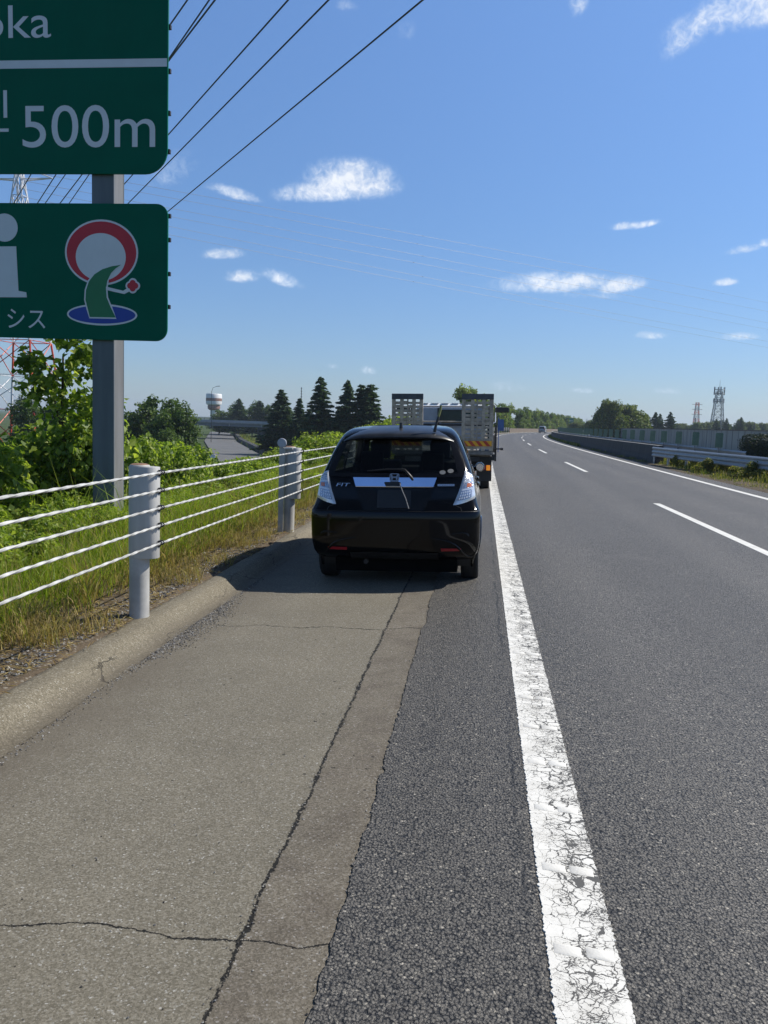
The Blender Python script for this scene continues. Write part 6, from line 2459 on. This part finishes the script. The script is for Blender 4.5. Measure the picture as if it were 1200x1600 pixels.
def build_pylons():
    t = thing('transmission_pylon', 'red and white lattice transmission pylon rising behind the signs', 'pylon', (-59.7, 103.4, -4.6))
    m = MB()
    lattice(m, (0, 0, 0), 4.25, 0.35, 36, 9, 0.12, lambda z: 0 if (z < 6.0 or 10.4 < z < 15 or 19 < z < 27) else 1, [0, 6.0, 10.4, 14.8, 19, 23, 27, 30, 33, 36])
    m.build('lattice_frame', [M_PYR, M_PYW], t)
    for z, L in ((17.5, 7.5), (20.5, 7.5), (35, 4.0)):
        m = MB()
        for sgn in (1, -1):
            h = 4.25 - 3.9 * z / 36
            for sy_ in (-1, 1):
                m.tube([(sgn * h, sy_ * h, z), (sgn * (h + L), 0, z + 0.2)], 0.09, 5)
                m.tube([(sgn * h, sy_ * h, z + 1.6), (sgn * (h + L), 0, z + 0.2)], 0.07, 5)
        m.build('cross_arm', M_PYW, t)
    # small far pylon and the radio mast on the right
    t = thing('far_pylon', 'small red and white pylon on the far right skyline', 'pylon', (172.0, 700, -2.0))
    m = MB()
    lattice(m, (0, 0, 0), 2.6, 1.1, 27.5, 8, 0.22, lambda z: int(z / 3.4) % 2)
    m.build('lattice_frame', [M_STEEL, M_PYR], t)
    m = MB()
    for z in (18, 22, 26):
        m.tube([(-4.0, 0, z), (4.0, 0, z)], 0.2, 5)
    m.build('cross_arms', M_STEEL, t)
    t = thing('radio_mast', 'tall grey lattice radio mast with round platforms above the small conifers', 'mast', (107.6, 400, -2.0))
    m = MB()
    lattice(m, (0, 0, 0), 3.0, 1.2, 22.5, 8, 0.20, lambda z: 0)
    m.build('lattice_frame', M_STEEL, t)
    m = MB()
    m.tube([(0, 0, 22), (0, 0, 27.8)], [0.14, 0.05], 6)
    m.build('tip_rod', M_STEEL, t)
    for z in (18.0, 21.6, 23.3):
        m = MB()
        R = 2.2
        for k in range(12):
            a0, a1 = 2 * PI * k / 12, 2 * PI * (k + 1) / 12
            m.tube([(R * math.cos(a0), R * math.sin(a0), z), (R * math.cos(a1), R * math.sin(a1), z)], 0.12, 5)
            m.tube([(R * math.cos(a0), R * math.sin(a0), z), (R * math.cos(a0), R * math.sin(a0), z + 1.0)], 0.07, 5)
            if k % 3 == 0:
                m.box(R * math.cos(a0) - 0.25, R * math.cos(a0) + 0.25, R * math.sin(a0) - 0.15, R * math.sin(a0) + 0.15, z - 0.6, z + 1.3)
        m.build('platform', M_STEEL, t)
    # utility poles at the right
    p0 = None
    for i, (x, y, h, l) in enumerate([(102.86, 420, 9.01, 'far utility pole on the right skyline, leftmost, near the red pylon'), (111.16, 380, 7.85, 'far utility pole just right of the small conifers'), (113.98, 385, 7.97, 'far utility pole second right of the small conifers'), (111.69, 360, 6.97, 'thicker far utility pole right of the radio mast'), (62.10, 320, 7.02, 'thin pole left of the dark conifer pair')]):
        if p0 is None:
            p0 = thing('utility_pole', l, 'utility pole', (x, y, -0.5), 0, 'far utility poles')
            m = MB()
            m.tube([(0, 0, 0), (0, 0, 10)], [0.22, 0.15], 8)
            m.build('pole', M_CONC, p0)
            m = MB()
            m.box(-0.9, 0.9, -0.06, 0.06, 9.2, 9.35)
            m.box(-0.7, 0.7, -0.06, 0.06, 8.3, 8.42)
            m.build('cross_bar', M_STEEL, p0)
            o = p0
        else:
            o = copy_tree(p0, (x, y, -0.5), 0.3 * i, 1.0, l)
        o.scale = (1.2, 1.2, h / 10)


build_pylons()


def wire(name, A, B, r, mat, sag, label, group, spacers=()):
    A, B = Vector(A), Vector(B)
    t = thing(name, label, 'power line', tuple(A), 0, group)
    m = MB()
    n = 28
    pts = []
    for i in range(n + 1):
        s = i / n
        p = (B - A) * s
        p.z -= 4 * sag * s * (1 - s)
        pts.append(p)
    m.tube(pts, r, 6)
    m.build('cable', mat, t)
    for s in spacers:
        p = (B - A) * s
        p.z -= 4 * sag * s * (1 - s)
        d = MB()
        d.lathe([(0, -0.10), (0.06, -0.06), (0.08, 0), (0.06, 0.06), (0, 0.10)], tuple(p), n=8)
        d.build('damper', M_WIRE, t, smooth=60)


WIRES = [('power_cable', (-52.56, 100.00, 14.99), (1.04, 24.00, 15.47), 0.032, M_WIRE, 0.0, 'lowest and most right of the thick dark power cables above the lower sign', 'thick power cables overhead', ()),
         ('power_cable', (-56.23, 100.00, 14.92), (-1.76, 24.00, 15.86), 0.032, M_WIRE, 0.0, 'second thick dark power cable from the right, meeting the upper sign corner', 'thick power cables overhead', ()),
         ('power_cable', (-57.78, 100.00, 14.90), (-3.02, 24.00, 16.04), 0.032, M_WIRE, 0.0, 'third thick dark power cable from the right, rising from the upper sign edge', 'thick power cables overhead', ()),
         ('power_cable', (-60.22, 100.00, 14.85), (-5.63, 24.00, 16.44), 0.032, M_WIRE, 0.0, 'fourth thick dark power cable from the right, near the top of the upper sign', 'thick power cables overhead', ()),
         ('power_cable', (-63.56, 100.00, 14.79), (-6.21, 24.00, 16.45), 0.032, M_WIRE, 0.0, 'shortest visible thick power cable at the top right corner of the upper sign', 'thick power cables overhead', ()),
         ('power_cable', (-65.60, 100.00, 15.98), (-5.96, 24.00, 19.71), 0.04, M_WIRE, 0.0, 'leftmost power cable in the gap between the two signs', 'thick power cables overhead', ()),
         ('power_cable', (-63.86, 100.00, 14.79), (-4.86, 24.00, 19.43), 0.04, M_WIRE, 0.0, 'second power cable from the left in the gap between the two signs', 'thick power cables overhead', ()),
         ('power_cable', (-62.39, 100.00, 14.81), (-3.25, 24.00, 18.77), 0.04, M_WIRE, 0.0, 'power cable nearest the column in the gap between the two signs', 'thick power cables overhead', ()),
         ('power_line', (-63.50, 110.00, 34.40), (138.04, 330.00, 43.50), 0.022, M_WIREF, -0.95, 'thin faint power line slanting across the sky, first from the top', 'thin power lines across the sky', (0.251, 0.646)),
         ('power_line', (-63.51, 110.00, 33.54), (138.30, 330.00, 40.68), 0.022, M_WIREF, -0.53, 'thin faint power line slanting across the sky, second from the top', 'thin power lines across the sky', (0.246, 0.608)),
         ('power_line', (-63.53, 110.00, 32.23), (138.67, 330.00, 36.70), 0.022, M_WIREF, -0.37, 'thin faint power line slanting across the sky, third from the top', 'thin power lines across the sky', (0.251, 0.643)),
         ('power_line', (-63.54, 110.00, 31.16), (138.85, 330.00, 34.73), 0.022, M_WIREF, -0.07, 'thin faint power line slanting across the sky, fourth from the top', 'thin power lines across the sky', (0.243, 0.603)),
         ('power_line', (-63.56, 110.00, 30.12), (139.18, 330.00, 31.17), 0.022, M_WIREF, 0.88, 'thin faint power line slanting across the sky, fifth from the top', 'thin power lines across the sky', (0.251, 0.641)),
         ('power_line', (-63.57, 110.00, 28.87), (139.40, 330.00, 28.72), 0.022, M_WIREF, 0.51, 'thin faint power line slanting across the sky, sixth from the top', 'thin power lines across the sky', (0.243, 0.603))]
for _w in WIRES:
    wire(*_w)


# ------------------------------------------------------------------ far traffic and signs
def build_far():
    # green signs over the left of the far curve
    for k, (x0, x1, z0, z1, y, l) in enumerate([(32.4, 35.3, 3.9, 7.0, 400, 'small far green road sign, left of the pair above the curve'), (36.3, 43.0, 3.7, 6.2, 401, 'wide far green road sign, right of the pair above the curve')]):
        t = thing('road_sign', l, 'sign', (x0, y, -0.5))
        m = MB()
        m.box(0, x1 - x0, 0, 0.1, z0 + 0.5, z1 + 0.5)
        pn = m.build('panel', M_GSIGN, t, bevel=0.04)
        m = MB()
        m.box(0.25, x1 - x0 - 0.25, -0.006, -0.002, z0 + 0.5 + (z1 - z0) * 0.45, z0 + 0.5 + (z1 - z0) * 0.53)
        m.build('white_band', M_WHITE, pn)
        for xx_ in ((0.5, x1 - x0 - 0.5) if k else (0.6,)):
            m = MB()
            m.tube([(xx_, 0.25, -0.5), (xx_, 0.25, z1 + (0.3 if not k else 0.3))], 0.16, 8)
            m.build('column', M_GALV, t)
    # lamp posts by the far curve
    p0 = None
    for i, (x, y, h, l) in enumerate([(25.22, 330, 6.35, 'thin lamp post left of the far green signs'), (40.12, 330, 5.63, 'thin pole between the far signs and the rounded trees'), (35.68, 300, 3.71, 'thin pole just left of the rounded trees')]):
        if p0 is None:
            p0 = thing('lamp_post', l, 'lamp post', (x, y, -0.5), 0, 'thin poles by the far curve')
            m = MB()
            m.tube([(0, 0, 0), (0, 0, 8)], [0.12, 0.08], 8)
            m.build('column', M_GALV, p0)
            m = MB()
            m.box(-0.1, 0.7, -0.1, 0.1, 7.95, 8.08)
            m.build('lamp_head', M_GALV, p0)
            o = p0
        else:
            o = copy_tree(p0, (x, y, -0.5), 0, 1.0, l)
        o.scale = (1, 1, h / 8)

    def small_car(name, label, cat, loc, rot, mat, L, H, W, van):
        root = thing(name, label, cat, loc, rot)
        hb = 0.55 * H
        S = Shape(
            r=[(.2, .12), (.35, .0), (hb, .03), (hb + .1, .06), (H - .15, .22 if van else .75), (H - .04, .34 if van else .95), (H, .7 if van else 1.3)],
            w=[(.2, W * .47), (.4, W * .5), (hb, W * .495), (hb + .1, W * .475), (H - .15, W * .42), (H - .04, W * .38), (H, W * .30)],
            c=[(.2, .12), (hb, .14), (H, .25)],
            f=[(.2, L - .1), (.4, L), (hb - .05, L - .1), (hb + .06, L - (.55 if van else 1.0)), (H - .15, L - (1.1 if van else 1.9)), (H, L - (1.6 if van else 2.3))],
            cf=[(.2, .3), (H, .3)], p=3.5)
        zs = list(np.linspace(.2, H, 18))
        build_body(S, zs, lambda *a: False, [(.75, .3, .34), (L - .85, .3, .34)], mat, root)
        m = MB()
        m.grid([[S.rear(S.w(z) * .82 * (2 * j / 10 - 1), z, .012) for j in range(11)] for z in np.linspace(hb + .10, H - .16, 6)])
        m.build('rear_window', M_GLASSD, root, smooth=60)
        m = MB()
        m.grid([[S.front_pt(-.85 + 1.7 * j / 10, z, .012) for j in range(11)] for z in np.linspace(hb + .12, H - .14, 6)])
        m.build('windscreen', M_GLASSD, root, smooth=60)
        for sgn in (1, -1):
            m = MB()
            m.grid([[S.side(.12 + .72 * j / 8, z, sgn, .008) for j in range(9)] for z in np.linspace(hb + .1, H - .16, 5)])
            m.build('side_window', M_GLASSD, root, smooth=60)
            m = MB()
            m.grid([[S.rear(sgn * (W * .36 + W * .11 * j / 4), z, .012) for j in range(5)] for z in np.linspace(hb - .12, hb + .22, 5)])
            m.build('tail_lamp', M_LAMPR, root)
            for y in (.75, L - .85):
                wheel(root, sgn * (W / 2 - .12), y, .3, .3, .19, sgn)
        m = MB()
        m.box(-.22, .22, -.02, .02, .62, .74)
        m.build('number_plate', M_STICK, root)
    yv = 222.0
    small_car('minivan', 'silver grey minivan driving away on the far curve', 'van', (2.9 + float(off(yv)), yv, float(zroad(2.0))), -0.18, M_VANP, 4.4, 1.78, 1.72, True)
    yv = 214.0
    small_car('oncoming_car', 'dark car half hidden behind the median on the opposite carriageway', 'car', (16.2 + float(off(yv)), yv, 0.35), PI - 0.17, M_PAINT, 4.5, 1.55, 1.75, False)


build_far()


# ------------------------------------------------------------------ summer haze over the plain
def build_haze():
    mb = MB()
    mb.box(-3200, 3200, -3200, 4200, -6.0, 60.0)
    m = bpy.data.materials.new('thin summer haze')
    m.use_nodes = True
    N = NT(m.node_tree)
    out = N.n('ShaderNodeOutputMaterial')
    v = N.n('ShaderNodeVolumePrincipled')
    v.inputs['Color'].default_value = (0.72, 0.86, 1.0, 1)
    v.inputs['Density'].default_value = 0.00022
    v.inputs['Anisotropy'].default_value = 0.2
    N.t.links.new(v.outputs[0], out.inputs['Volume'])
    o = mb.build('haze', m)
    tag(o, kind='stuff')
    SC.cycles.volume_bounces = 0


build_haze()
